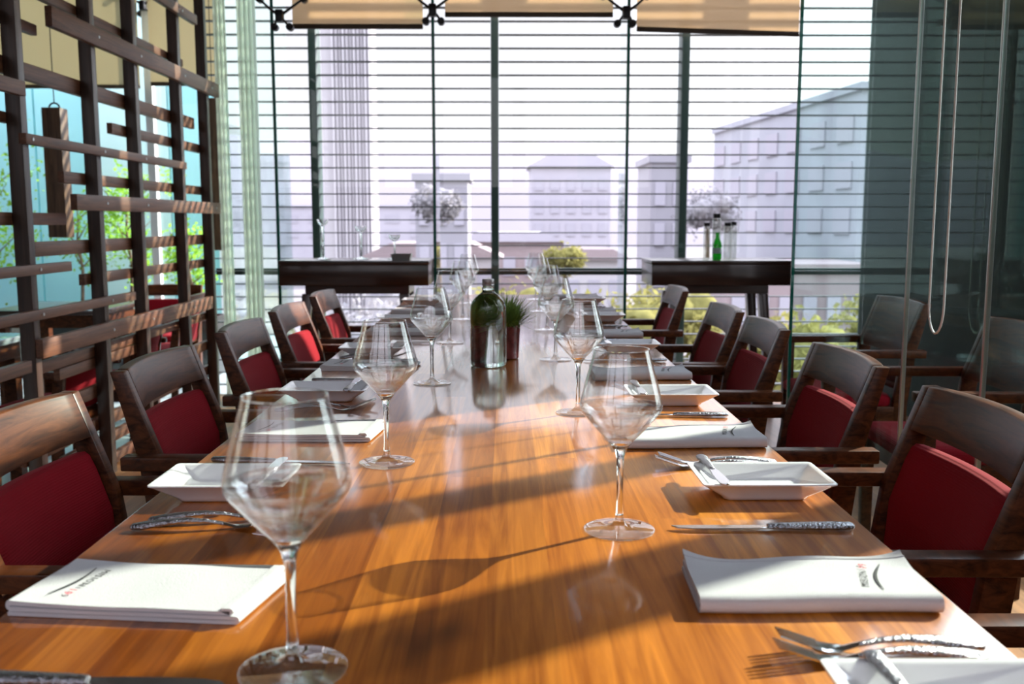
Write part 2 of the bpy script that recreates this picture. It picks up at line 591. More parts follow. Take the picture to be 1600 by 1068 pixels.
def struct(o, label=None):
    o['kind'] = 'structure'
    if label:
        o['label'] = label
    return o


def copy_tree(o, parent=None):
    c = o.copy()
    C.objects.link(c)
    if parent is not None:
        c.parent = parent
    for ch in list(o.children):
        copy_tree(ch, c)
    return c


class Series:
    """the first call hands out the source itself, later calls copies of it"""
    def __init__(self, src):
        self.src, self.used = src, False

    def put(self, loc, rz, label, group=None, scale=1.0):
        o = self.src if not self.used else copy_tree(self.src)
        self.used = True
        o.location = loc
        o.rotation_euler = (0, 0, rz)
        o.scale = (scale, scale, scale)
        o['label'] = label
        if group:
            o['group'] = group
        return o


def rrect(hx, hy, r, z, n=5, cx=0, cy=0):
    pts = []
    for sx, sy, a0 in ((1, 1, 0), (-1, 1, 90), (-1, -1, 180), (1, -1, 270)):
        for k in range(n + 1):
            a = math.radians(a0 + 90 * k / n)
            pts.append((cx + sx * (hx - r) + r * math.cos(a), cy + sy * (hy - r) + r * math.sin(a), z))
    return pts


RX = lambda a: Matrix.Rotation(a, 3, 'X')
RY = lambda a: Matrix.Rotation(a, 3, 'Y')
RZ = lambda a: Matrix.Rotation(a, 3, 'Z')

TZ = 0.76        # top of the dining table
FY = 6.25        # glass facade at the end of the room
WX = 2.34        # dark wall on the right, behind the glass partition
PX = 1.10        # glass partition on the right
SX = -1.80       # slatted screen on the left
LY = 7.90        # facade of the room beyond the slatted screen
CZ = 3.30        # ceiling

# ------------------------------------------------------------------ the room
struct(MB().box(-1.92, WX, -2.6, FY, -0.08, 0.0).build('floor', M['floor']))
struct(MB().box(-6.5, -1.92, -2.6, LY + 3.2, -0.26, -0.18).build('floor_lower', M['tile']))
struct(MB().box(-6.5, WX + 0.1, -2.6, FY + 0.05, CZ, CZ + 0.12).build('ceiling', M['ceiling']))
struct(MB().box(-6.5, -1.78, FY + 0.05, LY + 0.05, CZ, CZ + 0.12).build('ceiling_left', M['ceiling']))
wb = MB()  # unseen wall, opened above the sill to add fill light
wb.box(-6.5, WX + 0.1, -2.75, -2.6, -0.26, 1.65)
for x in (-6.5, -4.3, -2.1, 0.1, WX - 0.1):
    wb.box(x, x + 0.2, -2.75, -2.6, 1.65, CZ)
struct(wb.build('wall_back', M['wall_back']))
struct(MB().box(-6.65, -6.5, -2.75, LY + 3.2, -0.26, CZ).build('wall_left', M['wall_back']))
wr = MB()  # unseen top edge stepped to let sun onto the left chairs
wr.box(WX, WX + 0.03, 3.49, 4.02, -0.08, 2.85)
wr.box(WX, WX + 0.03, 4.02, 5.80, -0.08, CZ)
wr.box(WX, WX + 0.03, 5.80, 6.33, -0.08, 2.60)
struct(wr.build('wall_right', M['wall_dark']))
struct(MB().box(WX, WX + 0.03, -2.6, 1.88, -0.08, CZ).build('wall_right_rear', M['wall_back']))  # unseen stretch, added to keep light out behind the camera
struct(MB().box(WX, WX + 0.05, 1.885, 3.485, -0.08, 0.5).build('wall_right_sill', M['wall_dark']))
# unseen posts added on the right to shade two bands of the table
struct(MB().box(WX, WX + 0.055, 2.845, 2.925, 0.5, CZ).build('trim_1', M['dark_green']))
struct(MB().box(WX, WX + 0.055, 2.375, 2.525, 0.5, CZ).build('trim_2', M['dark_green']))

# facade panes and the pane that returns to the left bay
pane_edges = [-1.80, -1.389, -0.435, 0.730, WX - 0.002]
for i, (a, b) in enumerate(zip(pane_edges, pane_edges[1:])):
    struct(MB().box(a + 0.004, b - 0.004, FY, FY + 0.012, 0.0, CZ).build('window_%d' % (i + 1), M['fin'] if i == 0 else M['facade']))
struct(MB().box(-1.812, -1.80, FY, LY, -0.18, CZ).build('window_5', M['facade']))
for i, (a, b) in enumerate(((-6.4, -4.2), (-4.19, -2.78), (-2.77, -1.82))):
    struct(MB().box(a, b, LY, LY + 0.012, -0.18, CZ).build('window_%d' % (i + 6), M['facade']))

# glass partition on the right with its bright joints
joint_y = [3.71, 2.638, 2.192, -2.5]
for i, (a, b) in enumerate(zip(joint_y, joint_y[1:])):
    struct(MB().box(PX, PX + 0.012, b + 0.008, a - 0.008, 0.0, CZ).build('window_%d' % (i + 9), M['partition']))
for i, y in enumerate(joint_y[1:3]):
    struct(MB().box(PX, PX + 0.012, y - 0.0045, y + 0.0045, 0.0, CZ).build('trim_%d' % (i + 3), M['bright_metal'], bevel=0.002))
struct(MB().box(PX, PX + 0.012, 3.703, 3.7095, 0.0, CZ).build('trim_5', M['fin_edge']))

# ------------------------------------------------------------------ glass fins with their fittings
fin_lab = ['upright glass fin with green edge beside the left console table',
           'upright glass fin with green edge just right of the left console table',
           'upright glass fin with green edge between dining table and right console table']
for x, lab in zip((-1.389, -0.435, 0.730), fin_lab):
    t = thing('glass_fin', lab, 'glass fin', (x, FY - 0.36, 0), 0, 'glass fins of the facade')
    MB().box(-0.0085, 0.0085, 0.008, 0.352, 0.002, CZ - 0.003).build('pane', M['fin'], t)
    MB().box(-0.0095, 0.0095, 0.0, 0.008, 0.002, CZ - 0.003).build('edge', M['fin_edge'], t)


def spider(x, z, lab):
    t = thing('spider_fitting', lab, 'glass fitting', (x, FY - 0.43, z), 0, 'steel fittings of the glass fins')
    MB().box(-0.022, 0.022, -0.03, 0.03, -0.035, 0.035).build('hub', M['black_metal'], t, bevel=0.006)
    for sx in (-1, 1):
        for sz in (-1, 1):
            ex, ez = sx * (0.13 if sz > 0 else 0.045), sz * (0.11 if sz > 0 else 0.05)
            a = MB().tube([(0, 0, 0), (ex * 0.5, 0.01, ez * 0.45), (ex, 0.05, ez)], [0.009, 0.008, 0.007]).build('arm', M['black_metal'], t)
            MB().tube([(ex, 0.045, ez), (ex, 0.085, ez)], 0.022, 16).build('disc', M['black_metal'], a)
    return t


spider(-0.430, 2.352, 'dark four-armed steel fitting on the fin between left and middle blinds')
spider(0.705, 2.340, 'dark four-armed steel fitting on the fin between middle and right blinds')
spider(-1.325, 2.318, 'dark steel fitting left of the leftmost beige blind')
spider(-1.595, 2.50, 'dark steel fitting at the top of the pale green curtains')

# ------------------------------------------------------------------ roller blinds
def blind(x0, x1, y, z0, z1, mat, lab, name='roller_blind', skew=0.0):
    t = thing(name, lab, 'roller blind', ((x0 + x1) / 2, y, z0), 0, 'beige roller blinds')
    w = (x1 - x0) / 2
    MB().extrude_poly([(-w, 0.03), (w, 0.03 - skew), (w, z1 - z0), (-w, z1 - z0)], 'y', -0.0008, 0.0008).build('fabric', mat, t)
    MB().extrude_poly([(-w, 0.0), (w, -skew), (w, 0.03 - skew), (-w, 0.03)], 'y', -0.009, 0.009).build('bottom_bar', M['bar'], t, bevel=0.003)
    MB().tube([(-w, 0.0, z1 - z0), (w, 0.0, z1 - z0)], 0.035, 16).build('roller', M['bar'], t)
    return t


blind(-1.315, -0.512, 6.12, 2.303, 3.24, M['blind'], 'left one of three beige screen blinds on the end facade')
blind(-0.376, 0.660, 6.12, 2.375, 3.24, M['blind'], 'middle beige screen blind on the end facade, hanging shorter')
blind(0.806, 1.812, 6.12, 2.290, 3.24, M['blind'], 'beige screen blind on the end facade above the right console table', skew=0.03)
blind(-4.15, -2.885, LY - 0.12, 2.165, 3.24, M['blind_left'], 'wide beige blind seen through the slatted screen')
blind(-2.80, -2.20, LY - 0.12, 2.185, 3.24, M['blind_left'], 'narrow beige blind behind the far end of the slatted screen')
spider(-2.845, 2.60, 'steel fitting between the beige blinds behind the slatted screen').location = (-2.845, LY - 0.10, 2.80)
struct(MB().box(-2.875, -2.815, LY - 0.06, LY - 0.002, -0.18, CZ).build('trim_6', M['white_paint']))

# ------------------------------------------------------------------ pale curtains in the left corner
def curtain(x0, x1, y, amp, folds, lab):
    t = thing('sheer_curtain', lab, 'curtain', ((x0 + x1) / 2, y, 0), 0, 'pale green sheer curtains')
    n = 60
    w = (x1 - x0) / 2
    front, back = [], []
    for i in range(n + 1):
        u = -w + 2 * w * i / n
        v = amp * math.sin(2 * PI * folds * i / n)
        front.append((u, v - 0.001))
        back.append((u, v + 0.001))
    MB().extrude_poly(front + back[::-1], 'z', 0.01, 3.2, 4).build('fabric', M['curtain'], t)
    MB().box(-w, w, -0.012, 0.012, 3.2, 3.235).build('heading', M['white_paint'], t)


curtain(-1.775, -1.700, 6.02, 0.026, 3, 'pale green sheer curtain gathered against the end of the slatted screen')
curtain(-1.640, -1.525, 6.05, 0.030, 4, 'bright pale green sheer curtain between slatted screen and first glass fin')

# ------------------------------------------------------------------ louvre screen outside the facade
lv = thing('louvre_screen', 'grey horizontal louvre blades on dark green posts outside the glass facade', 'louvre screen', (0, 6.9, 0))
lz0, lz1, pitch = -0.7, 3.55, 0.0917
bays = [(-2.1, -1.385), (-1.325, -0.110), (-0.050, 1.230), (1.290, 2.60), (2.66, 5.2)]
for a, b in bays:
    s = MB()
    z = lz0
    while z < lz1:
        s.box(a, b, 0.02, 0.066, z, z + 0.0075)
        z += pitch
    s.build('louvre_blades', M['louvre'], lv)
for x in (-1.355, -0.080, 1.260, 2.63):
    p = MB()
    p.box(x - 0.0275, x + 0.0275, 0.0, 0.16, -1.5, 3.7)
    p.build('post', M['dark_green'], lv, bevel=0.004)
MB().box(-2.1, 5.2, 0.075, 0.12, 0.742, 0.79).build('rail', M['dark_green'], lv)

# ------------------------------------------------------------------ slatted timber screen on the left
scr = thing('slatted_screen', 'dark timber room divider of posts and horizontal slats left of the table', 'room divider', (SX, 3.0, 0))
for y in (3.59, 4.23, 4.71, 5.34, 5.82, 3.02, 2.45):
    MB().box(-0.026, 0.030, y - 3.0 - 0.002, y - 3.0 + 0.045, -0.18, CZ - 0.003).build('post', M['lattice_post'], scr, bevel=0.003)
front_slats = [(3.82, 5.98, 1.910, 0.078), (3.17, 3.58, 1.605, 0.052), (3.56, 5.33, 1.428, 0.038), (3.95, 5.93, 1.206, 0.066),
               (2.40, 3.87, 0.950, 0.038), (2.40, 4.52, 0.781, 0.038), (3.59, 5.70, 0.651, 0.072), (4.61, 5.61, 2.252, 0.052),
               (2.40, 3.50, 0.60, 0.045), (2.40, 3.66, 2.35, 0.06), (3.10, 5.86, 2.75, 0.06)]
back_slats = [(2.4, 3.87, 1.865, 0.041), (3.71, 5.59, 2.014, 0.041), (2.4, 5.75, 1.695, 0.064), (2.4, 3.74, 1.506, 0.039),
              (4.55, 5.88, 1.557, 0.049), (4.03, 5.88, 1.310, 0.049), (2.4, 4.03, 1.138, 0.048), (3.75, 5.88, 1.020, 0.058),
              (4.17, 5.88, 0.877, 0.048), (3.72, 5.88, 0.556, 0.046), (3.89, 4.71, 0.505, 0.046), (3.96, 5.88, 0.377, 0.055),
              (3.58, 5.88, 0.225, 0.055), (3.89, 5.88, 0.135, 0.050), (3.60, 5.88, 0.030, 0.054), (2.4, 4.75, 2.50, 0.05)]
for y0, y1, z, h in front_slats:
    MB().box(0.030, 0.058, y0 - 3.0, y1 - 3.0, z - h / 2, z + h / 2).build('slat', M['lattice'], scr, bevel=0.002)
for y0, y1, z, h in back_slats:
    MB().box(-0.052, -0.026, y0 - 3.0, y1 - 3.0, z - h / 2, z + h / 2).build('slat', M['lattice'], scr, bevel=0.002)
for y0, y1, z, h in front_slats:
    for y in (3.59, 4.23, 4.71, 5.34, 5.82):
        if y0 < y < y1:
            MB().tube([(0.0575, y - 2.98, z), (0.0605, y - 2.98, z)], 0.006, 10).build('screw', M['bright_metal'], scr)

# ------------------------------------------------------------------ dining table
tb = thing('dining_table', 'long glossy teak dining table of joined boards set for many guests', 'dining table', (-0.02, 2.56, 0))
MB().box(-0.458, 0.458, -2.30, 2.30, TZ - 0.042, TZ).build('tabletop', M['table'], tb, bevel=0.003)
ap = MB()
ap.box(-0.40, 0.40, -2.20, -2.17, 0.63, TZ - 0.042)
ap.box(-0.40, 0.40, 2.17, 2.20, 0.63, TZ - 0.042)
ap.box(-0.22, -0.19, -2.17, 2.17, 0.63, TZ - 0.042)
ap.box(0.19, 0.22, -2.17, 2.17, 0.63, TZ - 0.042)
ap.build('apron', M['table'], tb)
for sx in (-1, 1):
    for y in (-2.1, 0.0, 2.1):
        MB().box(sx * 0.205 - 0.04, sx * 0.205 + 0.04, y - 0.04, y + 0.04, 0, 0.63).build('leg', M['table'], tb, bevel=0.004)

# ------------------------------------------------------------------ armchairs
def make_chair(label, solid=False):
    t = thing('armchair', label, 'armchair')
    W2 = 0.225
    # rear posts, leaning back above the arms
    prof = [(-0.205, 0.0), (-0.165, 0.0), (-0.160, 0.42), (-0.190, 0.62), (-0.262, 0.812), (-0.292, 0.812), (-0.240, 0.62), (-0.215, 0.42)]
    for s in (-1, 1):
        a, b = sorted((s * W2, s * (W2 - 0.028)))
        MB().extrude_poly(prof, 'y', a, b).build('back_post', M['chair'], t, bevel=0.003)
    # curved top rail
    rail = []
    n = 16
    for i in range(n + 1):
        y = -(W2 - 0.028) + 2 * (W2 - 0.028) * i / n
        sag = -0.022 * (1 - (y / (W2 - 0.028)) ** 2)
        ztop = 0.812 + 0.004 * (1 - (y / W2) ** 2)
        xb = lambda z: -0.190 - (z - 0.62) * 0.375 + sag
        zlow = 0.605 if solid else 0.728
        rail.append([(xb(zlow), y, zlow), (xb(ztop), y, ztop), (xb(ztop) - 0.026, y, ztop), (xb(zlow) - 0.030, y, zlow)])
    MB().rings(rail).build('back_panel' if solid else 'top_rail', M['chair'], t, bevel=0.003)
    # upholstered back pad
    pad = []
    for i in range(n + 1):
        y = -(W2 - 0.032) + 2 * (W2 - 0.032) * i / n
        e = abs(y) / (W2 - 0.032)
        sag = -0.020 * (1 - e * e)
        ring = []
        for z, d in ((0.485, 0.010), (0.50, 0.018), (0.59, 0.022), (0.67, 0.020), (0.695, 0.016), (0.702, 0.006), (0.700, -0.012), (0.60, -0.016), (0.50, -0.014), (0.485, -0.008)):
            lean = -0.178 - max(0, z - 0.44) * 0.10 - max(0, z - 0.60) * 0.25
            puff = d * (1 - 0.35 * e ** 8) if d > 0 else d
            ring.append((lean - 0.018 + sag + puff, y, z))
        pad.append(ring)
    if solid:
        MB().box(-0.212, -0.186, -(W2 - 0.028), W2 - 0.028, 0.50, 0.53).build('cross_rail', M['chair'], t, bevel=0.002)
    else:
        MB().rings(pad).build('back_pad', M['red'], t, angle=60)
    # lower back rail under the pad
    MB().box(-0.215, -0.185, -(W2 - 0.028), W2 - 0.028, 0.47, 0.497).build('lower_rail', M['chair'], t, bevel=0.002)
    # arms and front legs
    for s in (-1, 1):
        a, b = sorted((s * W2, s * (W2 + 0.042)))
        MB().box(-0.262, 0.150, a, b, 0.606, 0.636).build('arm', M['chair'], t, bevel=0.004)
        MB().extrude_poly([(0.085, 0.0), (0.118, 0.0), (0.135, 0.606), (0.085, 0.606)], 'y', a + 0.004, b - 0.004).build('front_leg', M['chair'], t, bevel=0.003)
    # seat
    fr = MB()
    fr.box(-0.165, 0.115, -W2, W2, 0.345, 0.41)
    fr.build('seat_frame', M['chair'], t, bevel=0.004)
    rr = [rrect(0.150, W2 - 0.012, 0.03, z, cx=-0.01) if k == 0 else rrect(0.150 + g, W2 - 0.012 + g, 0.035, z, cx=-0.01)
          for k, (z, g) in enumerate(((0.4105, -0.004), (0.420, 0.004), (0.440, 0.004), (0.455, -0.008), (0.462, -0.04)))]
    MB().rings(rr).build('seat_cushion', M['red'], t, angle=60)
    return t


GA = 'armchairs along the dining table'
chairs = Series(make_chair('x'))
ordn = ['nearest', 'second', 'third', 'fourth', 'fifth', 'sixth']
for i, y in enumerate((1.57, 2.24, 2.96, 3.60, 4.30)):
    lab = ('red padded walnut armchair left of the table, cut off by the photo edge' if i == 0 else
           'red padded walnut armchair in the left row, %s from the camera' % ordn[i])
    chairs.put((-0.548, y, 0), rnd.uniform(-0.02, 0.02), lab, GA)
for i, y in enumerate((0.90, 1.63, 2.295, 3.02, 3.58, 4.60)):
    lab = ('walnut armchair at the lower right corner, only its arm in view' if i == 0 else
           'red padded walnut armchair in the right row, %s fully seen from the camera' % ['nearest', 'second', 'third', 'fourth', 'fifth'][i - 1])
    chairs.put((0.548, y, 0), PI + rnd.uniform(-0.02, 0.02), lab, GA)
solid_chairs = Series(make_chair('x', True))
solid_chairs.put((1.345, 3.90, 0), PI + 0.03, 'solid backed armchair with red seat behind the glass partition, left of the white cord', 'armchairs behind the glass partition')
solid_chairs.put((1.345, 2.99, 0), PI - 0.03, 'solid backed armchair behind the glass partition, cut off by the right photo edge', 'armchairs behind the glass partition')

# ------------------------------------------------------------------ wine glasses
def make_glass(label):
    t = thing('wine_glass', label, 'wine glass')
    foot = [(0, 0.0), (0.0405, 0.0), (0.0425, 0.0008), (0.0427, 0.0018), (0.041, 0.0024), (0.030, 0.0034), (0.016, 0.0052), (0.009, 0.0082), (0.0058, 0.0130), (0.0047, 0.019), (0, 0.019)]
    MB().lathe(foot, 56).build('foot', M['foot'], t, angle=60)
    stem = [(0, 0.0192), (0.0047, 0.0192), (0.0040, 0.035), (0.0040, 0.065), (0.0046, 0.088), (0.0064, 0.097), (0.0105, 0.104), (0.0150, 0.1095), (0.0090, 0.1083), (0.004, 0.1070), (0, 0.1067)]
    MB().lathe(stem, 40).build('stem', M['stem'], t, angle=70)
    out = [(0.0150, 0.1097), (0.0235, 0.1185), (0.034, 0.1300), (0.0425, 0.1400), (0.0470, 0.1460), (0.0488, 0.1510), (0.0488, 0.1560), (0.0475, 0.1630), (0.0440, 0.1770), (0.0395, 0.1930), (0.0355, 0.2080), (0.0325, 0.2196)]
    # round the profile with a Catmull-Rom pass
    def cr(p, steps=4):
        q = [p[0]] + p + [p[-1]]
        r = []
        for i in range(1, len(q) - 2):
            for k in range(steps):
                u = k / steps
                a = []
                for d in range(2):
                    p0, p1, p2, p3 = q[i - 1][d], q[i][d], q[i + 1][d], q[i + 2][d]
                    a.append(0.5 * (2 * p1 + (p2 - p0) * u + (2 * p0 - 5 * p1 + 4 * p2 - p3) * u * u + (3 * p1 - p0 - 3 * p2 + p3) * u ** 3))
                r.append(tuple(a))
        r.append(p[-1])
        return r
    o = cr(out)
    def wall(z):
        k = max(0.0, (0.1535 - z) / 0.044)
        return 0.0009 + 0.0034 * k ** 3
    low = [q for q in o if q[1] <= 0.1535]
    high = [low[-1]] + [q for q in o if q[1] > 0.1535]
    li = [(max(r - wall(z), 0.001), z + 0.007 * max(0.0, (0.1535 - z) / 0.044) ** 3) for r, z in low]
    b = MB().lathe([(0, 0.1097)] + low + li[::-1] + [(0, li[0][1] - 0.001)], 64).build('bowl', M['bowl_low'], t, angle=75)
    hi = [(r - 0.0009, z) for r, z in high]
    MB().lathe(high + [(o[-1][0] - 0.0005, o[-1][1] + 0.0005)] + hi[::-1], 64).build('bowl_wall', M['bowl'], b, angle=75)
    MB().lathe([(o[-1][0] - 0.0012, 0.2197), (o[-1][0] + 0.0001, 0.2197), (o[-1][0] + 0.0001, 0.2205), (o[-1][0] - 0.0012, 0.2205)], 64).build('rim', M['stem'], b, angle=60)
    return t


GG = 'wine glasses on the dining table'
glasses = Series(make_glass('x'))
left_g = [(-0.177, 0.757, 1.05), (-0.184, 1.446, 1), (-0.170, 2.174, 1), (-0.173, 2.922, 1), (-0.165, 3.62, 1), (-0.172, 4.33, 1)]
right_g = [(0.136, 1.120, 1), (0.139, 1.832, 1), (0.132, 2.551, 1), (0.140, 3.27, 1), (0.136, 3.95, 1), (0.140, 4.55, 1)]
for i, (x, y, s) in enumerate(left_g):
    lab = ('large clear wine glass nearest the camera, in the left foreground' if i == 0 else
           'clear empty wine glass, %s from the camera in the left line of glasses' % ordn[i])
    glasses.put((x, y, TZ + 0.0004), rnd.uniform(0, 6), lab, GG, s)
for i, (x, y, s) in enumerate(right_g):
    lab = 'clear empty wine glass, %s %sin the right line of glasses' % (ordn[i], 'one ' if i == 0 else 'from the camera ')
    glasses.put((x, y, TZ + 0.0004), rnd.uniform(0, 6), lab, GG, s)

# ------------------------------------------------------------------ side plates
def make_plate(label):
    t = thing('side_plate', label, 'plate')
    hx, hy = 0.0885, 0.0600
    r = []
    for sx, sy, cr_, z in ((0.052, 0.034, 0.008, 0.0), (0.056, 0.038, 0.010, 0.0015), (0.060, 0.041, 0.012, 0.006), (hx - 0.004, hy - 0.004, 0.006, 0.0235),
                           (hx, hy, 0.006, 0.0262), (hx, hy, 0.006, 0.0280), (hx - 0.003, hy - 0.003, 0.006, 0.0284),
                           (hx - 0.007, hy - 0.007, 0.006, 0.0262), (0.062, 0.042, 0.012, 0.0105), (0.055, 0.036, 0.012, 0.0078), (0.030, 0.018, 0.008, 0.0072)):
        r.append(rrect(sx, sy, cr_, z))
    MB().rings(r).build('dish', M['porcelain'], t, angle=50)
    return t


GP = 'white side plates on the dining table'
plates = Series(make_plate('x'))
left_p = [(-0.379, 1.275), (-0.375, 1.985), (-0.368, 2.645), (-0.370, 3.47), (-0.372, 4.25)]
right_p = [(0.334, 0.657), (0.346, 1.278), (0.335, 1.935), (0.345, 2.72), (0.350, 3.56), (0.360, 4.33)]
for i, (x, y) in enumerate(left_p):
    plates.put((x, y, TZ + 0.0004), rnd.uniform(-0.015, 0.015), 'white rectangular side plate, %s %sin the left row of plates' % (ordn[i], 'one ' if i == 0 else 'from the camera '), GP)
for i, (x, y) in enumerate(right_p):
    lab = 'white rectangular side plate cut off by the lower right corner' if i == 0 else 'white rectangular side plate, %s from the camera in the right row of plates' % ordn[i]
    plates.put((x, y, TZ + 0.0004), rnd.uniform(-0.015, 0.015), lab, GP)


# ------------------------------------------------------------------ cutlery
def flat_loft(secs):
    """secs: (x, half width, z, thickness)"""
    m = MB()
    rr = []
    for x, w, z, th in secs:
        rr.append([(x, w * math.cos(2 * PI * k / 12), z + 0.5 * th * math.sin(2 * PI * k / 12)) for k in range(12)])
    return m.rings(rr)


def make_fork(label):
    t = thing('fork', label, 'fork')
    flat_loft([(0.0, 0.004, 0.0050, 0.005), (0.003, 0.0080, 0.0055, 0.0085), (0.018, 0.0098, 0.0068, 0.0105), (0.045, 0.0078, 0.0105, 0.0085), (0.075, 0.0056, 0.0125, 0.0066),
               (0.100, 0.0042, 0.0108, 0.0054), (0.122, 0.0038, 0.0065, 0.0048)]).build('handle', M['hammered'], t, angle=60)
    h = flat_loft([(0.1222, 0.0038, 0.0064, 0.0048), (0.135, 0.0058, 0.0035, 0.003), (0.143, 0.0100, 0.0030, 0.0026), (0.155, 0.0118, 0.0045, 0.0024), (0.162, 0.0116, 0.0070, 0.0022)])
    for k in range(4):
        y = -0.0094 + k * 0.00627
        pts = []
        for x, z, w in ((0.160, 0.0062, 0.0021), (0.172, 0.0100, 0.0020), (0.186, 0.0150, 0.0017), (0.200, 0.0195, 0.0009)):
            pts.append([(x, y - w, z - 0.001), (x, y + w, z - 0.001), (x, y + w, z + 0.001), (x, y - w, z + 0.001)])
        h.rings(pts)
    h.build('tines', M['steel'], t, angle=50)
    return t


def make_knife(label):
    t = thing('table_knife', label, 'knife')
    flat_loft([(0.0, 0.004, 0.0045, 0.005), (0.003, 0.0080, 0.0048, 0.0085), (0.020, 0.0092, 0.0050, 0.0092), (0.060, 0.0080, 0.0050, 0.0086), (0.098, 0.0066, 0.0048, 0.0075), (0.104, 0.0056, 0.0046, 0.006)]).build('handle', M['hammered'], t, angle=60)
    b = MB()
    prof = [(0.1042, -0.005), (0.1042, 0.0055), (0.13, 0.0075), (0.165, 0.0085), (0.195, 0.0080), (0.212, 0.0045), (0.2195, -0.0035), (0.2195, -0.0050), (0.17, -0.0055), (0.13, -0.0055)]
    b.extrude_poly(prof, 'z', 0.0026, 0.0046)
    b.build('blade', M['steel'], t, bevel=0.0006, segs=1)
    return t


def make_spreader(label):
    t = thing('butter_knife', label, 'butter knife')
    flat_loft([(0.0, 0.004, 0.0035, 0.004), (0.003, 0.0075, 0.0038, 0.007), (0.014, 0.0085, 0.0040, 0.008), (0.040, 0.0068, 0.0040, 0.0072), (0.070, 0.0050, 0.0040, 0.006), (0.076, 0.0045, 0.0040, 0.0045)]).build('handle', M['hammered'], t, angle=60)
    prof = [(0.0762, -0.0045), (0.0762, 0.0045), (0.085, 0.0068), (0.115, 0.0085), (0.140, 0.0088), (0.150, 0.0065), (0.1545, 0.001), (0.152, -0.0055), (0.145, -0.0075), (0.11, -0.0070)]
    MB().extrude_poly(prof, 'z', 0.0028, 0.0048).build('blade', M['steel'], t, bevel=0.0006, segs=1)
    return t


GF, GK, GB = 'forks on the dining table', 'table knives on the dining table', 'butter knives across the side plates'
forks, knives, spreaders = Series(make_fork('x')), Series(make_knife('x')), Series(make_spreader('x'))
zt = TZ + 0.0006
place = ['nearest', 'second', 'third', 'fourth', 'fifth', 'sixth']
# left forks: handles at the table edge, tines towards the middle; two at each setting
left_f = [(-0.452, 1.120, 0.24), (-0.450, 1.838, 0.30), (-0.448, 2.56, 0.2), (-0.448, 3.33, 0.2), (-0.448, 4.06, 0.2)]
for i, (x, y, a) in enumerate(left_f):
    for k in range(2):
        forks.put((x + 0.012 * k, y + 0.026 * k, zt), a * 0.35 + 0.04 * k, 'hammered steel fork, %s of the pair beside the %s left napkin' % ('nearer' if k == 0 else 'farther', place[i]), GF, 0.9)
right_f = [(0.414, 0.790, 0.0), (0.412, 1.428, 0.10), (0.415, 2.06, 0.1), (0.415, 2.88, 0.1), (0.42, 3.68, 0.1)]
for i, (x, y, a) in enumerate(right_f):
    for k in range(2):
        forks.put((x - 0.008 * k, y - 0.022 * k, zt), PI - a * (0.25 if k == 0 else 0.32), 'hammered steel fork, %s of the pair behind the %s right plate' % ('farther' if k == 0 else 'nearer', place[i]), GF, 0.9)
left_k = [(-0.440, 0.738, -0.06), (-0.455, 1.452, -0.11), (-0.450, 2.20, -0.06), (-0.450, 2.93, -0.05), (-0.450, 3.64, -0.05), (-0.45, 4.36, 0)]
for i, (x, y, a) in enumerate(left_k):
    lab = 'dark shining table knife cut off by the lower left corner' if i == 0 else 'steel table knife with hammered handle, %s from the camera on the left side' % ordn[i]
    knives.put((x, y, zt), a, lab, GK)
right_k = [(0.419, 1.119, 0.0), (0.422, 1.792, 0.04), (0.425, 2.515, 0.03), (0.425, 3.34, 0.03), (0.425, 4.10, 0.03)]
for i, (x, y, a) in enumerate(right_k):
    knives.put((x, y, zt), PI - a, 'steel table knife with hammered handle, %s %son the right side' % (ordn[i], 'one ' if i == 0 else 'from the camera '), GK)
zs = TZ + 0.0276
for i, (x, y) in enumerate(left_p):
    spreaders.put((x + 0.052, y - 0.072, zs), PI / 2 + rnd.uniform(-0.05, 0.05), 'butter knife lying across the %s left side plate' % place[i], GB)
for i, (x, y) in enumerate(right_p):
    spreaders.put((x - (0.046 if i == 0 else 0.064), y + (0.066 if i == 0 else 0.085), zs), -PI / 2 + rnd.uniform(-0.02, 0.06), 'butter knife lying across the %s right side plate' % place[i], GB)


# ------------------------------------------------------------------ napkins with the printed mark
def fold_strip(path, th):
    pts = [Vector((a, b)) for a, b in path]
    L, R = [], []
    for i, p in enumerate(pts):
        d = (pts[min(i + 1, len(pts) - 1)] - pts[max(i - 1, 0)]).normalized()
        nrm = Vector((-d.y, d.x))
        L.append(tuple(p + nrm * th / 2))
        R.append(tuple(p - nrm * th / 2))
    return L + R[::-1]


def arc(cx, cz, r, a0, a1, n=8):
    return [(cx + r * math.cos(math.radians(a0 + (a1 - a0) * k / n)), cz + r * math.sin(math.radians(a0 + (a1 - a0) * k / n))) for k in range(n + 1)]


def seg(p, q, n=10):
    return [(p[0] + (q[0] - p[0]) * k / n, p[1] + (q[1] - p[1]) * k / n) for k in range(n + 1)]


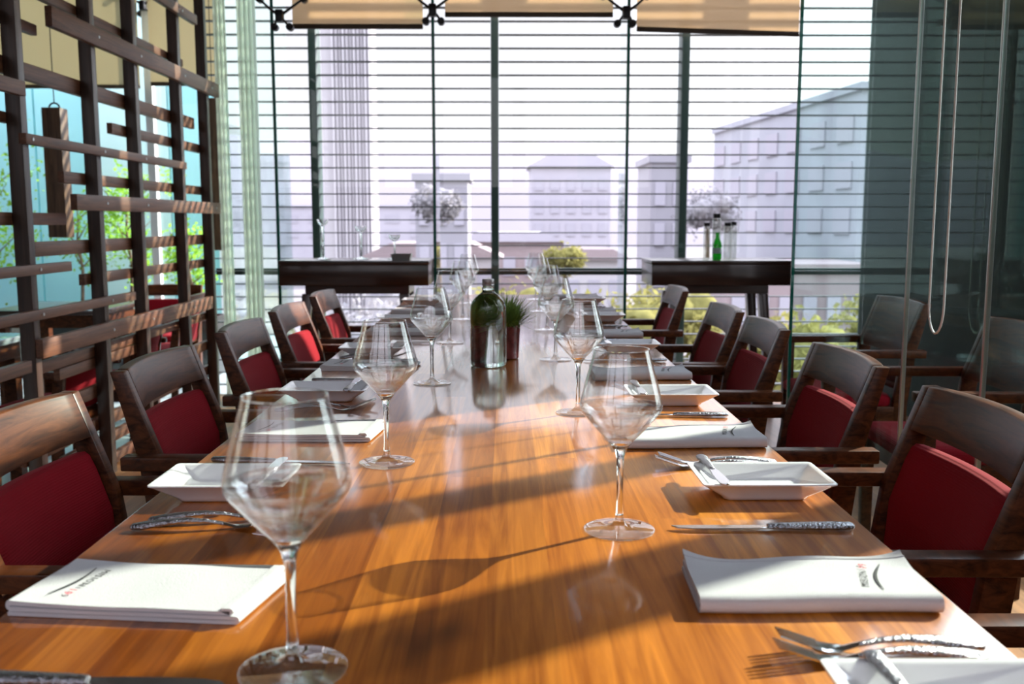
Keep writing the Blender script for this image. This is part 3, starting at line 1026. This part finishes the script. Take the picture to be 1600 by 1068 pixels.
def print_mark(t, ox, oy, oz, ang, tilt=0.0, s=1.0):
    """MISSION 19 with a brush line beneath, reading along ang"""
    def text(body, name, mat, x, y, size, parent, rot=0):
        cu = bpy.data.curves.new(name, 'FONT')
        cu.body = body
        cu.size = size
        cu.space_character = 1.35
        cu.extrude = 0.00008
        tmp = bpy.data.objects.new(name + '_source', cu)
        C.objects.link(tmp)
        dg = bpy.context.evaluated_depsgraph_get()
        dg.update()
        me = bpy.data.meshes.new_from_object(tmp.evaluated_get(dg))
        bpy.data.objects.remove(tmp)
        me.materials.clear()
        me.materials.append(mat)
        me.transform(Matrix.Translation((x, y, 0)) @ Matrix.Rotation(rot, 4, 'Z'))
        o = bpy.data.objects.new(name, me)
        C.objects.link(o)
        o.parent = parent
        o.location = (ox, oy, oz)
        o.rotation_euler = (0, tilt, ang)
        return o
    o = text('MISION', 'lettering', M['ink'], -0.031 * s, 0.0, 0.0105 * s, t)
    o['label'] = 'black printed lettering'
    r = text('19', 'number', M['red_ink'], 0.0200 * s, -0.0012, 0.0118 * s, t)
    r['label'] = 'red printed number'
    sw = MB()
    top, bot = [], []
    n = 24
    for i in range(n + 1):
        u = i / n
        x = (-0.034 + 0.072 * u) * s
        y = -0.0125 * s + 0.0045 * s * math.sin(PI * (u * 1.15)) * (1 if u < 0.87 else 1)
        h = 0.0011 * s * math.sin(PI * min(1, max(0.03, u))) ** 0.6 + 0.0003
        top.append((x, y + h))
        bot.append((x, y - h))
    sw.extrude_poly(top + bot[::-1], 'z', 0.0, 0.00012)
    b = sw.build('brush_line', M['ink'], t)
    b.location = (ox, oy, oz)
    b.rotation_euler = (0, tilt, ang)


def napkin_left(label):
    t = thing('napkin', label, 'napkin')
    th = 0.0036

    def warp(p):
        e = noise.noise(Vector((p.x * 14, p.y * 14, 3.1))) * 0.0012
        k = min(1.0, max(0.0, p.z / 0.012))
        lift = 0.0025 * k * max(0, -p.x / 0.115) ** 3
        return Vector((p.x + 0.006 * p.y / 0.06 * (1 if p.x > 0 else 0.4), p.y, p.z + (e + lift) * k))
    path = seg((-0.1130, 0.0020), (0.1120, 0.0020), 18) + arc(0.1120, 0.0042, 0.0022, -80, 80, 6) + seg((0.1100, 0.0064), (-0.1120, 0.0062), 18) + arc(-0.1120, 0.0085, 0.0022, 260, 100, 6) + seg((-0.1110, 0.0107), (0.1060, 0.0104), 18) + arc(0.1065, 0.0119, 0.0014, -80, 70, 4) + seg((0.1050, 0.0133), (0.098, 0.0132), 2)
    f = fold_strip(path[: 18 * 2 + 2 + 7], th)
    MB().extrude_poly(f, 'y', -0.0575, 0.0575, 14, warp).build('cloth', M['linen'], t, angle=60)
    f2 = fold_strip(path[18 * 2 + 2 + 7:], th)
    MB().extrude_poly(f2, 'y', -0.0560, 0.0570, 14, warp).build('folded_flap', M['linen'], t, angle=60)
    print_mark(t, -0.068, -0.002, 0.0148, -PI / 2 - 0.12)
    return t


def napkin_right(label):
    t = thing('napkin', label, 'napkin')
    th = 0.0036

    def warp(p):
        e = noise.noise(Vector((p.x * 12 + 5, p.y * 10, 9.7))) * 0.0012
        back = max(0, (p.y - 0.02) / 0.045)
        lift = back * (0.010 * abs(p.x / 0.115) ** 5 + 0.002 * math.sin(p.x * 40 + 1))
        k = min(1.0, max(0.0, (p.z - 0.003) / 0.008))
        return Vector((p.x, p.y - 0.010 * (p.x / 0.115 if p.x < 0 else 0.0) * back * 0.3 + 0.004 * math.sin(p.x * 18), p.z + (e + lift) * k))
    outer = seg((0.0560, 0.0022), (-0.0520, 0.0022), 14) + arc(-0.0520, 0.0092, 0.0070, 265, 95, 10) + seg((-0.0490, 0.0164), (0.0440, 0.0146), 14)
    MB().extrude_poly(fold_strip(outer, th), 'x', -0.1150, 0.1150, 26, warp).build('cloth', M['linen'], t, angle=60)
    inner = seg((0.0570, 0.0062), (-0.0440, 0.0070), 12) + arc(-0.0440, 0.0090, 0.0020, 265, 95, 6) + seg((-0.0430, 0.0112), (0.0520, 0.0108), 10) + [(0.0570, 0.0112), (0.0610, 0.0122)]
    MB().extrude_poly(fold_strip(inner, th * 0.7), 'x', -0.1140, 0.1170, 26, warp).build('inner_fold', M['linen'], t, angle=60)
    MB().tube([warp(Vector((-0.1150 + 0.23 * k / 26, 0.0440, 0.0164))) for k in range(27)], 0.0011, 6).build('hem', M['linen'], t)
    print_mark(t, 0.060, -0.004, 0.0186, PI / 2 - 0.25)
    return t


GN = 'folded white napkins on the dining table'
nl, nr = Series(napkin_left('x')), Series(napkin_right('x'))
left_n = [(-0.350, 0.915, -0.10), (-0.338, 1.645, -0.02), (-0.345, 2.415, 0.0), (-0.345, 3.16, 0.0), (-0.345, 3.90, 0.0), (-0.345, 4.62, 0.0)]
right_n = [(0.300, 0.925, -0.035), (0.312, 1.590, 0.0), (0.318, 2.265, 0.03), (0.320, 3.08, 0.0), (0.322, 3.87, 0.0), (0.325, 4.62, 0.0)]
for i, (x, y, a) in enumerate(left_n):
    nl.put((x, y, zt), a, 'folded white printed napkin, %s %sin the left row of napkins' % (ordn[i], 'one ' if i == 0 else 'from the camera '), GN)
for i, (x, y, a) in enumerate(right_n):
    nr.put((x, y, zt), a, 'rolled-edge white printed napkin, %s %sin the right row of napkins' % (ordn[i], 'one ' if i == 0 else 'from the camera '), GN)

# ------------------------------------------------------------------ water bottle and potted grass
bt = thing('water_bottle', 'round-shouldered clear water bottle with grey cap at the middle of the table', 'bottle', (-0.046, 2.448, TZ + 0.0004))
bp_ = [(0, 0.0015), (0.036, 0.0010), (0.041, 0.0), (0.0448, 0.003), (0.0463, 0.009), (0.0466, 0.05), (0.0466, 0.140), (0.0455, 0.152), (0.0420, 0.164), (0.0355, 0.174), (0.0270, 0.182),
       (0.0185, 0.188), (0.0155, 0.192), (0.0150, 0.197), (0.0160, 0.1985), (0.0160, 0.2005), (0.0145, 0.202), (0.0142, 0.2055), (0, 0.2055)]
MB().lathe(bp_, 64).build('body', M['bottle'], bt, angle=60)
cp_ = [(0, 0.2058), (0.0150, 0.2058), (0.0155, 0.2065), (0.0155, 0.209), (0.0150, 0.2098), (0.0155, 0.2105), (0.0155, 0.2215), (0.0148, 0.2230), (0, 0.2230)]
MB().lathe(cp_, 40).build('cap', M['cap'], bt, angle=40)

pp = thing('potted_grass', 'spiky green grass in a small maroon pot behind the water bottle', 'potted plant', (-0.006, 2.580, TZ + 0.0004))
MB().lathe([(0, 0), (0.036, 0), (0.040, 0.003), (0.0425, 0.06), (0.0435, 0.086), (0.0445, 0.090), (0.0435, 0.092), (0.0410, 0.090), (0.0405, 0.080), (0, 0.080)], 40).build('pot', M['pot'], pp, angle=50)
MB().lathe([(0, 0.0802), (0.034, 0.0802), (0.030, 0.086), (0, 0.088)], 24).build('soil', M['soil'], pp)
g = MB()
for i in range(1200):
    a = rnd.uniform(0, 2 * PI)
    r0 = 0.030 * math.sqrt(rnd.random())
    lean = r0 / 0.030 * rnd.uniform(0.4, 1.5) + rnd.uniform(0, 0.18)
    L = rnd.uniform(0.075, 0.128)
    b0 = Vector((r0 * math.cos(a), r0 * math.sin(a), 0.083))
    d = Vector((math.cos(a + rnd.uniform(-.5, .5)) * math.sin(lean), math.sin(a + rnd.uniform(-.5, .5)) * math.sin(lean), math.cos(lean)))
    L *= 0.92 if d.y > -0.15 else 0.72
    mid = b0 + d * L * 0.55 + Vector((0, 0, 0.006))
    tip = b0 + d * L + Vector((d.x * 0.012, d.y * 0.012, -0.006 * lean))
    sd = d.cross(Vector((0, 0, 1)))
    sd = (sd if sd.length > 1e-3 else Vector((1, 0, 0))).normalized() * 0.0011
    v = [g.bm.verts.new(p) for p in (b0 - sd, b0 + sd, mid + sd * 0.8, mid - sd * 0.8, tip)]
    g.bm.faces.new(v[:4])
    g.bm.faces.new((v[3], v[2], v[4]))
g.build('foliage', M['grass'], pp)

# ------------------------------------------------------------------ console tables by the facade
def console(x0, x1, lab):
    cx = (x0 + x1) / 2
    t = thing('console_table', lab, 'console table', (cx, 5.71, 0), 0, 'dark console tables by the facade')
    w = (x1 - x0) / 2
    MB().box(-w, w, -0.21, 0.21, 0.882, 0.905).build('tabletop', M['console'], t, bevel=0.002)
    MB().box(-w + 0.003, w - 0.003, -0.207, 0.207, 0.762, 0.881).build('drawer_case', M['console'], t, bevel=0.002)
    MB().box(-w + 0.14, w - 0.12, -0.16, 0.16, 0.712, 0.7615).build('sub_frame', M['console'], t)
    for sx in (-1, 1):
        for sy in (-1, 1):
            bx, by = sx * (w - 0.15), sy * 0.14
            lg = [[(bx + sx * 0.06 * (1 - k) - s, by + sy * 0.03 * (1 - k) - s, k * 0.711), (bx + sx * 0.06 * (1 - k) + s, by + sy * 0.03 * (1 - k) - s, k * 0.711),
                   (bx + sx * 0.06 * (1 - k) + s, by + sy * 0.03 * (1 - k) + s, k * 0.711), (bx + sx * 0.06 * (1 - k) - s, by + sy * 0.03 * (1 - k) + s, k * 0.711)]
                  for k, s in ((0, 0.018), (1, 0.028))]
            MB().rings(lg).build('leg', M['console'], t, bevel=0.003)
    return t


console(-1.302, -0.442, 'dark console table on the left carrying three stemmed glasses and a grey dish')
console(0.831, 1.640, 'dark console table on the right carrying bottles')
CT = 0.9054


def bottle(x, y, h, r, body, cap, lab, name='clear_bottle', sticker=False):
    t = thing(name, lab, 'bottle', (x, y, CT), 0, 'bottles on the right console table')
    if name == 'green_bottle':
        prof = [(0, 0.001), (r * 0.9, 0), (r, 0.006), (r, h * 0.55), (r * 0.85, h * 0.64), (r * 0.45, h * 0.80), (r * 0.40, h * 0.95), (0, h * 0.95)]
    else:
        prof = [(0, 0.001), (r * 0.9, 0), (r, 0.005), (r, h * 0.80), (r * 0.95, h * 0.86), (r * 0.8, h * 0.90), (0, h * 0.90)]
    MB().lathe(prof, 28).build('body', body, t, angle=50)
    k = (r * 0.5, h * 0.951) if name == 'green_bottle' else (r * 0.86, h * 0.901)
    MB().lathe([(0, k[1]), (k[0], k[1]), (k[0], h), (0, h)], 24).build('cap', cap, t, angle=40)
    if sticker:
        MB().tube([(0, 0, h * 0.22), (0, 0, h * 0.44)], r + 0.0006, 28).build('label', M['paper_label'], t)


bottle(1.185, 5.70, 0.215, 0.021, M['clear_bottle'], M['black_metal'], 'clear black-capped bottle at the left of the group on the console')
bottle(1.262, 5.79, 0.268, 0.026, M['clear_bottle'], M['black_metal'], 'tallest clear bottle with black cap behind the green bottle')
bottle(1.306, 5.69, 0.215, 0.023, M['clear_bottle'], M['black_metal'], 'clear black-capped bottle just right of the green bottle')
bottle(1.372, 5.82, 0.220, 0.020, M['clear_bottle'], M['black_metal'], 'clear black-capped bottle at the right end of the group')
bottle(1.236, 5.64, 0.158, 0.026, M['green_glass'], M['green_glass'], 'small green glass bottle with pale label in front of clear bottles', 'green_bottle', True)

for x, h, lab in ((-1.085, 0.235, 'tallest clear stemmed glass at the left on the left console table'),
                  (-0.860, 0.195, 'middle clear stemmed glass on the left console table'),
                  (-0.662, 0.145, 'shortest clear stemmed glass behind the grey dish on the console table')):
    t = thing('stemmed_glass', lab, 'glass', (x, 5.72, CT), 0, 'stemmed glasses on the left console table')
    MB().lathe([(0, 0), (0.045, 0), (0.046, 0.003), (0.02, 0.008), (0.006, 0.016), (0.005, h - 0.05), (0.008, h - 0.042), (0, h - 0.042)], 32).build('stem', M['stem'], t, angle=60)
    MB().lathe([(0, h - 0.0415), (0.014, h - 0.038), (0.028, h - 0.024), (0.034, h - 0.008), (0.034, h), (0.032, h), (0.032, h - 0.008), (0.026, h - 0.021), (0.012, h - 0.034), (0, h - 0.036)], 32).build('bowl', M['stem'], t, angle=60)
t = thing('square_dish', 'square grey dish at the right end of the left console table', 'dish', (-0.607, 5.60, CT))
MB().rings([rrect(0.052, 0.045, 0.006, 0), rrect(0.060, 0.052, 0.006, 0.036), rrect(0.056, 0.048, 0.006, 0.036), rrect(0.048, 0.041, 0.006, 0.008)]).build('bowl', M['grey_dish'], t, angle=40)

# ------------------------------------------------------------------ blind cord on the glass partition
pth = [(0, 0.038, 2.3), (0, 0.040, 1.4), (0, 0.040, 0.25)] + [(0, 0.040 * math.cos(math.radians(a)), 0.07 + 0.07 * math.sin(math.radians(a))) for a in range(0, -181, -15)] + [(0, -0.040, 0.25), (0, -0.036, 1.4), (0, -0.030, 2.3)]
cd = MB().tube(pth, 0.0026, 8).build('blind_cord', M['cord'], loc=(PX - 0.05, 2.33, 0.857))
tag(cd, 'white bead cord loop hanging against the glass partition', 'blind cord')

# ------------------------------------------------------------------ the room and terrace beyond the slatted screen
def hanging_timber(x, y, z0, z1, w, lab, rz):
    t = thing('hanging_timber', lab, 'pendant', (x, y, z0), rz, 'timber pendants behind the slatted screen')
    MB().box(-w / 2, w / 2, -w / 2, w / 2, 0, z1 - z0).build('block', M['timber'], t, bevel=0.004)
    MB().tube([(-0.03, 0, z1 - z0 + 0.001)] + [(0.03 * math.cos(math.radians(a)), 0, z1 - z0 + 0.03 * math.sin(math.radians(a))) for a in range(170, 0, -20)] + [(0.03, 0, z1 - z0 + 0.001)], 0.005, 8).build('hook', M['black_metal'], t)
    MB().tube([(0, 0, z1 - z0 + 0.03), (0, 0, CZ - z0)], 0.003, 6).build('cable', M['black_metal'], t)


hanging_timber(-2.57, 5.60, 1.035, 1.765, 0.105, 'dark timber block hanging by a hook behind the slatted screen', 0.02)
hanging_timber(-1.985, 6.65, 0.93, 1.95, 0.085, 'dark timber block hanging beside the pale green curtain', 0.1)

WY = 9.6
ws = MB().box(-6.5, -4.62, WY, WY + 0.1, -0.26, 4.2)
ws.box(-4.60, -4.10, WY, WY + 0.1, -0.26, 4.2)
ws.box(-3.30, -2.74, WY, WY + 0.1, -0.26, 4.2)
struct(ws.build('wall_terrace', M['turquoise']))
struct(MB().box(-4.09, -3.31, WY - 0.02, WY + 0.08, -0.26, 4.2).build('wall_terrace_panel', M['turquoise_pale']))
struct(MB().box(-2.82, -2.745, WY - 0.1, WY - 0.01, -0.26, 4.2).build('trim_7', M['white_paint']))


def shrub(x, y, z0, h, r, nleaf, mat, lab, planter_w=0.0, cat='shrub', leaf=0.045):
    t = thing('potted_shrub' if planter_w else 'shrub', lab, cat, (x, y, z0), 0)
    zb = 0.0
    if planter_w:
        p = MB().rings([rrect(planter_w, planter_w * 0.8, 0.01, 0), rrect(planter_w, planter_w * 0.8, 0.01, 0.5), rrect(planter_w - 0.02, planter_w * 0.8 - 0.02, 0.01, 0.5), rrect(planter_w - 0.02, planter_w * 0.8 - 0.02, 0.01, 0.45)])
        p.build('planter', M['planter'], t)
        zb = 0.45
    tr = MB()
    tr.tube([(0, 0, zb), (0.02, 0.01, zb + h * 0.35), (-0.01, 0.0, zb + h * 0.6), (0.0, 0.02, zb + h * 0.9)], [0.018, 0.014, 0.010, 0.004], 8)
    for k in range(9):
        a = k * 2.4
        z = zb + h * (0.35 + 0.05 * k)
        tr.tube([(0, 0, z), (r * 0.4 * math.cos(a), r * 0.4 * math.sin(a), z + h * 0.10), (r * 0.8 * math.cos(a), r * 0.8 * math.sin(a), z + h * 0.2)], [0.008, 0.005, 0.002], 6)
    tr.build('trunk', M['bark'], t)
    f = MB()
    for k in range(nleaf):
        cl = k % 14
        ca = cl * 2.4
        cr_ = r * (0.25 + 0.55 * ((cl * 0.618) % 1))
        cz = zb + h * (0.38 + 0.55 * ((cl * 0.37) % 1))
        p = Vector((cr_ * math.cos(ca), cr_ * math.sin(ca), cz)) + Vector((rnd.gauss(0, r * 0.24), rnd.gauss(0, r * 0.24), rnd.gauss(0, h * 0.09)))
        d = Vector((rnd.gauss(0, 1), rnd.gauss(0, 1), rnd.gauss(0.2, 0.7))).normalized()
        s = d.cross(Vector((rnd.gauss(0, 1), rnd.gauss(0, 1), rnd.gauss(0, 1)))).normalized()
        L = leaf * rnd.uniform(0.7, 1.3)
        f.quad(p, p + d * L * 0.5 + s * L * 0.28, p + d * L, p + d * L * 0.5 - s * L * 0.28)
    f.build('foliage', mat, t)
    return t


shrub(-3.38, 8.65, -0.18, 1.30, 0.36, 1300, M['leaf_fresh'], 'leafy yellow-green shrub in a black planter behind the middle of the slatted screen', 0.30)
shrub(-4.55, 8.5, -0.18, 1.45, 0.40, 1100, M['leaf_fresh'], 'slim green potted tree at the left edge behind the slatted screen', 0.26)
shrub(-2.72, 8.25, -0.18, 0.85, 0.24, 800, M['leaf_fresh'], 'low bright green shrub behind the far end of the slatted screen', 0.26)
shrub(-4.02, 9.1, -0.18, 1.15, 0.28, 420, M['leaf_fresh'], 'sparse green shrub behind the hanging timber block', 0.22)


def side_table(x, y, hx, hy, z0, lab, topmat):
    t = thing('cafe_table', lab, 'table', (x, y, z0), 0, 'tables behind the slatted screen')
    MB().box(-hx, hx, -hy, hy, 0.715, 0.745).build('tabletop', topmat, t, bevel=0.003)
    MB().box(-hx + 0.04, hx - 0.04, -hy + 0.04, hy - 0.04, 0.63, 0.714).build('apron', M['chair'], t)
    for sx in (-1, 1):
        for sy in (-1, 1):
            MB().box(sx * (hx - 0.07) - 0.03, sx * (hx - 0.07) + 0.03, sy * (hy - 0.07) - 0.03, sy * (hy - 0.07) + 0.03, 0, 0.629).build('leg', M['chair'], t)


side_table(-2.78, 4.45, 0.36, 0.42, -0.18, 'glossy grey topped table at the left edge behind the slatted screen', M['dark_glass_top'])
side_table(-2.95, 6.45, 0.36, 0.36, -0.18, 'dark table with plants beyond it, seen through the slatted screen', M['console'])
GL = 'armchairs behind the slatted screen'
chairs.put((-2.22, 4.55, -0.18), PI - 0.1, 'red seated armchair behind the slatted screen, beside the nearest left armchair', GL)
chairs.put((-2.22, 5.30, -0.18), PI + 0.1, 'red seated armchair behind the middle of the slatted screen', GL)
chairs.put((-2.40, 6.55, -0.18), PI, 'red seated armchair behind the far end of the slatted screen', GL)
chairs.put((-2.62, 7.30, -0.18), -PI / 2, 'armchair with low red back by the facade beyond the slatted screen', GL)

# ------------------------------------------------------------------ city outside
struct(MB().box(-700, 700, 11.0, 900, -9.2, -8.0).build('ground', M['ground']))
hm = MB()
cols = 60
rows = []
for j, (yy, hh) in enumerate(((330, 0), (400, 0.55), (520, 1.0), (620, 0.9))):
    rows.append([hm.bm.verts.new((-420 + 840 * i / cols, yy, -8.0 + hh * (50 + 16 * noise.noise(Vector((i * 0.11, 0.3, 0))) + 6 * noise.noise(Vector((i * 0.5, 2.3, j)))))) for i in range(cols + 1)])
for a, b in zip(rows, rows[1:]):
    for i in range(cols):
        hm.bm.faces.new((a[i], a[i + 1], b[i + 1], b[i]))
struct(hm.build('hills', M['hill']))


def building(name, lab, x, y, w, d, z1, wall, rz=0.0, nx=0, nz=0, roofh=0.0, roofmat=None, side=False):
    t = thing(name, lab, 'building', (x, y, -8.0), rz)
    H = z1 + 8.0
    MB().box(-w / 2, w / 2, 0, d, 0, H).build('wall', wall, t)
    if roofh:
        MB().extrude_poly([(-w / 2 - 0.3, H + 0.005), (w / 2 + 0.3, H + 0.005), (w * 0.30, H + roofh), (-w * 0.30, H + roofh)], 'y', -0.3, d + 0.3).build('roof', roofmat or wall, t)
    else:
        MB().box(-w / 2 - 0.15, w / 2 + 0.15, -0.15, d + 0.15, H + 0.005, H + 0.35).build('parapet', wall, t)
    for i in range(nx):
        for k in range(nz):
            cx = -w / 2 + w * (i + 0.5) / nx
            cz = H - (k + 0.75) * 2.1
            ww = w / nx * 0.28
            if side:
                cy = d * (i + 0.5) / nx
                ww = d / nx * 0.28
                MB().box(-w / 2 - 0.08, -w / 2 - 0.01, cy - ww, cy + ww, cz - 0.6, cz + 0.6).build('window', M['bld_glass'], t)
            else:
                MB().box(cx - ww, cx + ww, -0.08, -0.01, cz - 0.6, cz + 0.6).build('window', M['bld_glass'], t)
    return t


M['tower'] = principled('tower_concrete', (0.42, 0.40, 0.42), rough=0.9)  # shaft tone paled to paint in the haze
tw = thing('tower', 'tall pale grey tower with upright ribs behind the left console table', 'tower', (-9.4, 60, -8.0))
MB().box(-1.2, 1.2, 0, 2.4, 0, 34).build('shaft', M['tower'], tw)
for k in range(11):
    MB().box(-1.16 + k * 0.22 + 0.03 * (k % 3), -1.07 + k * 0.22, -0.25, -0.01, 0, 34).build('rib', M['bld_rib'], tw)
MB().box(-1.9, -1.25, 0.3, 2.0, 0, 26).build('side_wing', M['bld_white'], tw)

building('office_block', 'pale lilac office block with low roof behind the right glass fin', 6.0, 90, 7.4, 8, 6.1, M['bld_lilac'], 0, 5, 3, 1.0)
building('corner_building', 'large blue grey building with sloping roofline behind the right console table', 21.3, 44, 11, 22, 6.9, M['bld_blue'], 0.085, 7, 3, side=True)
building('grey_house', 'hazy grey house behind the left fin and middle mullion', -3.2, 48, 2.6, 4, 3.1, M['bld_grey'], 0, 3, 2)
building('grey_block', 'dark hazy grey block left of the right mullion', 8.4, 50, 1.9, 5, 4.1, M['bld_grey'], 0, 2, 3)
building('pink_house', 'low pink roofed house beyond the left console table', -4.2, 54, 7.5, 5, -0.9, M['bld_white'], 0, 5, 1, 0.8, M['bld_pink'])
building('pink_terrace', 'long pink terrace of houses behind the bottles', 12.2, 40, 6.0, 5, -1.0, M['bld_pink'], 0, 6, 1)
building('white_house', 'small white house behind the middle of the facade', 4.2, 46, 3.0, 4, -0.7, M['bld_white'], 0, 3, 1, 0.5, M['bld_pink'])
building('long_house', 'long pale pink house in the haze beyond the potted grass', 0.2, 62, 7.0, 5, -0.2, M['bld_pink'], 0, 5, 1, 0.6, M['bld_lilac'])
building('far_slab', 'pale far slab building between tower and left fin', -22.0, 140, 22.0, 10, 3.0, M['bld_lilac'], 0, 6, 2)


def tree(x, y, z1, r, mat, lab, cat='tree', n=9, leaf=0.17, nl=2600):
    t = thing('tree', lab, cat, (x, y, -8.0), 0, 'trees outside the facade')
    H = z1 + 8.0
    MB().tube([(0, 0, 0), (0.1, 0, H * 0.4), (0, 0.1, H - r * 0.9)], [0.22, 0.17, 0.08], 8).build('trunk', M['bark'], t)
    f = MB()
    for k in range(n):
        a = k * 2.4
        rr = r * 0.62 * math.sqrt((k + 0.5) / n)
        c = Vector((rr * math.cos(a), rr * math.sin(a), H - r * (0.55 + 0.6 * ((k * 0.618) % 1))))
        res = bmesh.ops.create_icosphere(f.bm, subdivisions=2, radius=r * rnd.uniform(0.24, 0.34), matrix=Matrix.Translation(c))
        for v in res['verts']:
            d = v.co - c
            v.co = c + d * (1 + 0.35 * noise.noise(v.co * (2.2 / r) + Vector((k, x, y))))
    for k in range(nl):
        a, b = rnd.uniform(0, 2 * PI), rnd.gauss(0, 0.5)
        p = Vector((r * math.cos(a) * math.cos(b) * rnd.uniform(0.35, 1.0), r * math.sin(a) * math.cos(b) * rnd.uniform(0.35, 1.0), H - r * 0.85 + r * 0.85 * math.sin(b) * rnd.uniform(0.5, 1.0)))
        if noise.noise(p * (1.7 / r) + Vector((x, y, 0))) < -0.12:
            continue
        d = Vector((rnd.gauss(0, 1), rnd.gauss(0, 1), rnd.gauss(0, 1))).normalized()
        s = d.cross(Vector((rnd.gauss(0, 1), rnd.gauss(0, 1), rnd.gauss(0, 1)))).normalized()
        L = leaf * rnd.uniform(0.6, 1.3)
        f.quad(p, p + d * L * 0.5 + s * L * 0.3, p + d * L, p + d * L * 0.5 - s * L * 0.3)
    f.build('crown', mat, t, angle=180)


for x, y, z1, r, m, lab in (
        (-5.2, 18, -0.1, 1.5, 'leaf_grey', 'hazy grey tree outside, beneath the left console table'),
        (-2.2, 17, 0.05, 1.4, 'leaf_grey', 'hazy grey tree outside, right of the left console table legs'),
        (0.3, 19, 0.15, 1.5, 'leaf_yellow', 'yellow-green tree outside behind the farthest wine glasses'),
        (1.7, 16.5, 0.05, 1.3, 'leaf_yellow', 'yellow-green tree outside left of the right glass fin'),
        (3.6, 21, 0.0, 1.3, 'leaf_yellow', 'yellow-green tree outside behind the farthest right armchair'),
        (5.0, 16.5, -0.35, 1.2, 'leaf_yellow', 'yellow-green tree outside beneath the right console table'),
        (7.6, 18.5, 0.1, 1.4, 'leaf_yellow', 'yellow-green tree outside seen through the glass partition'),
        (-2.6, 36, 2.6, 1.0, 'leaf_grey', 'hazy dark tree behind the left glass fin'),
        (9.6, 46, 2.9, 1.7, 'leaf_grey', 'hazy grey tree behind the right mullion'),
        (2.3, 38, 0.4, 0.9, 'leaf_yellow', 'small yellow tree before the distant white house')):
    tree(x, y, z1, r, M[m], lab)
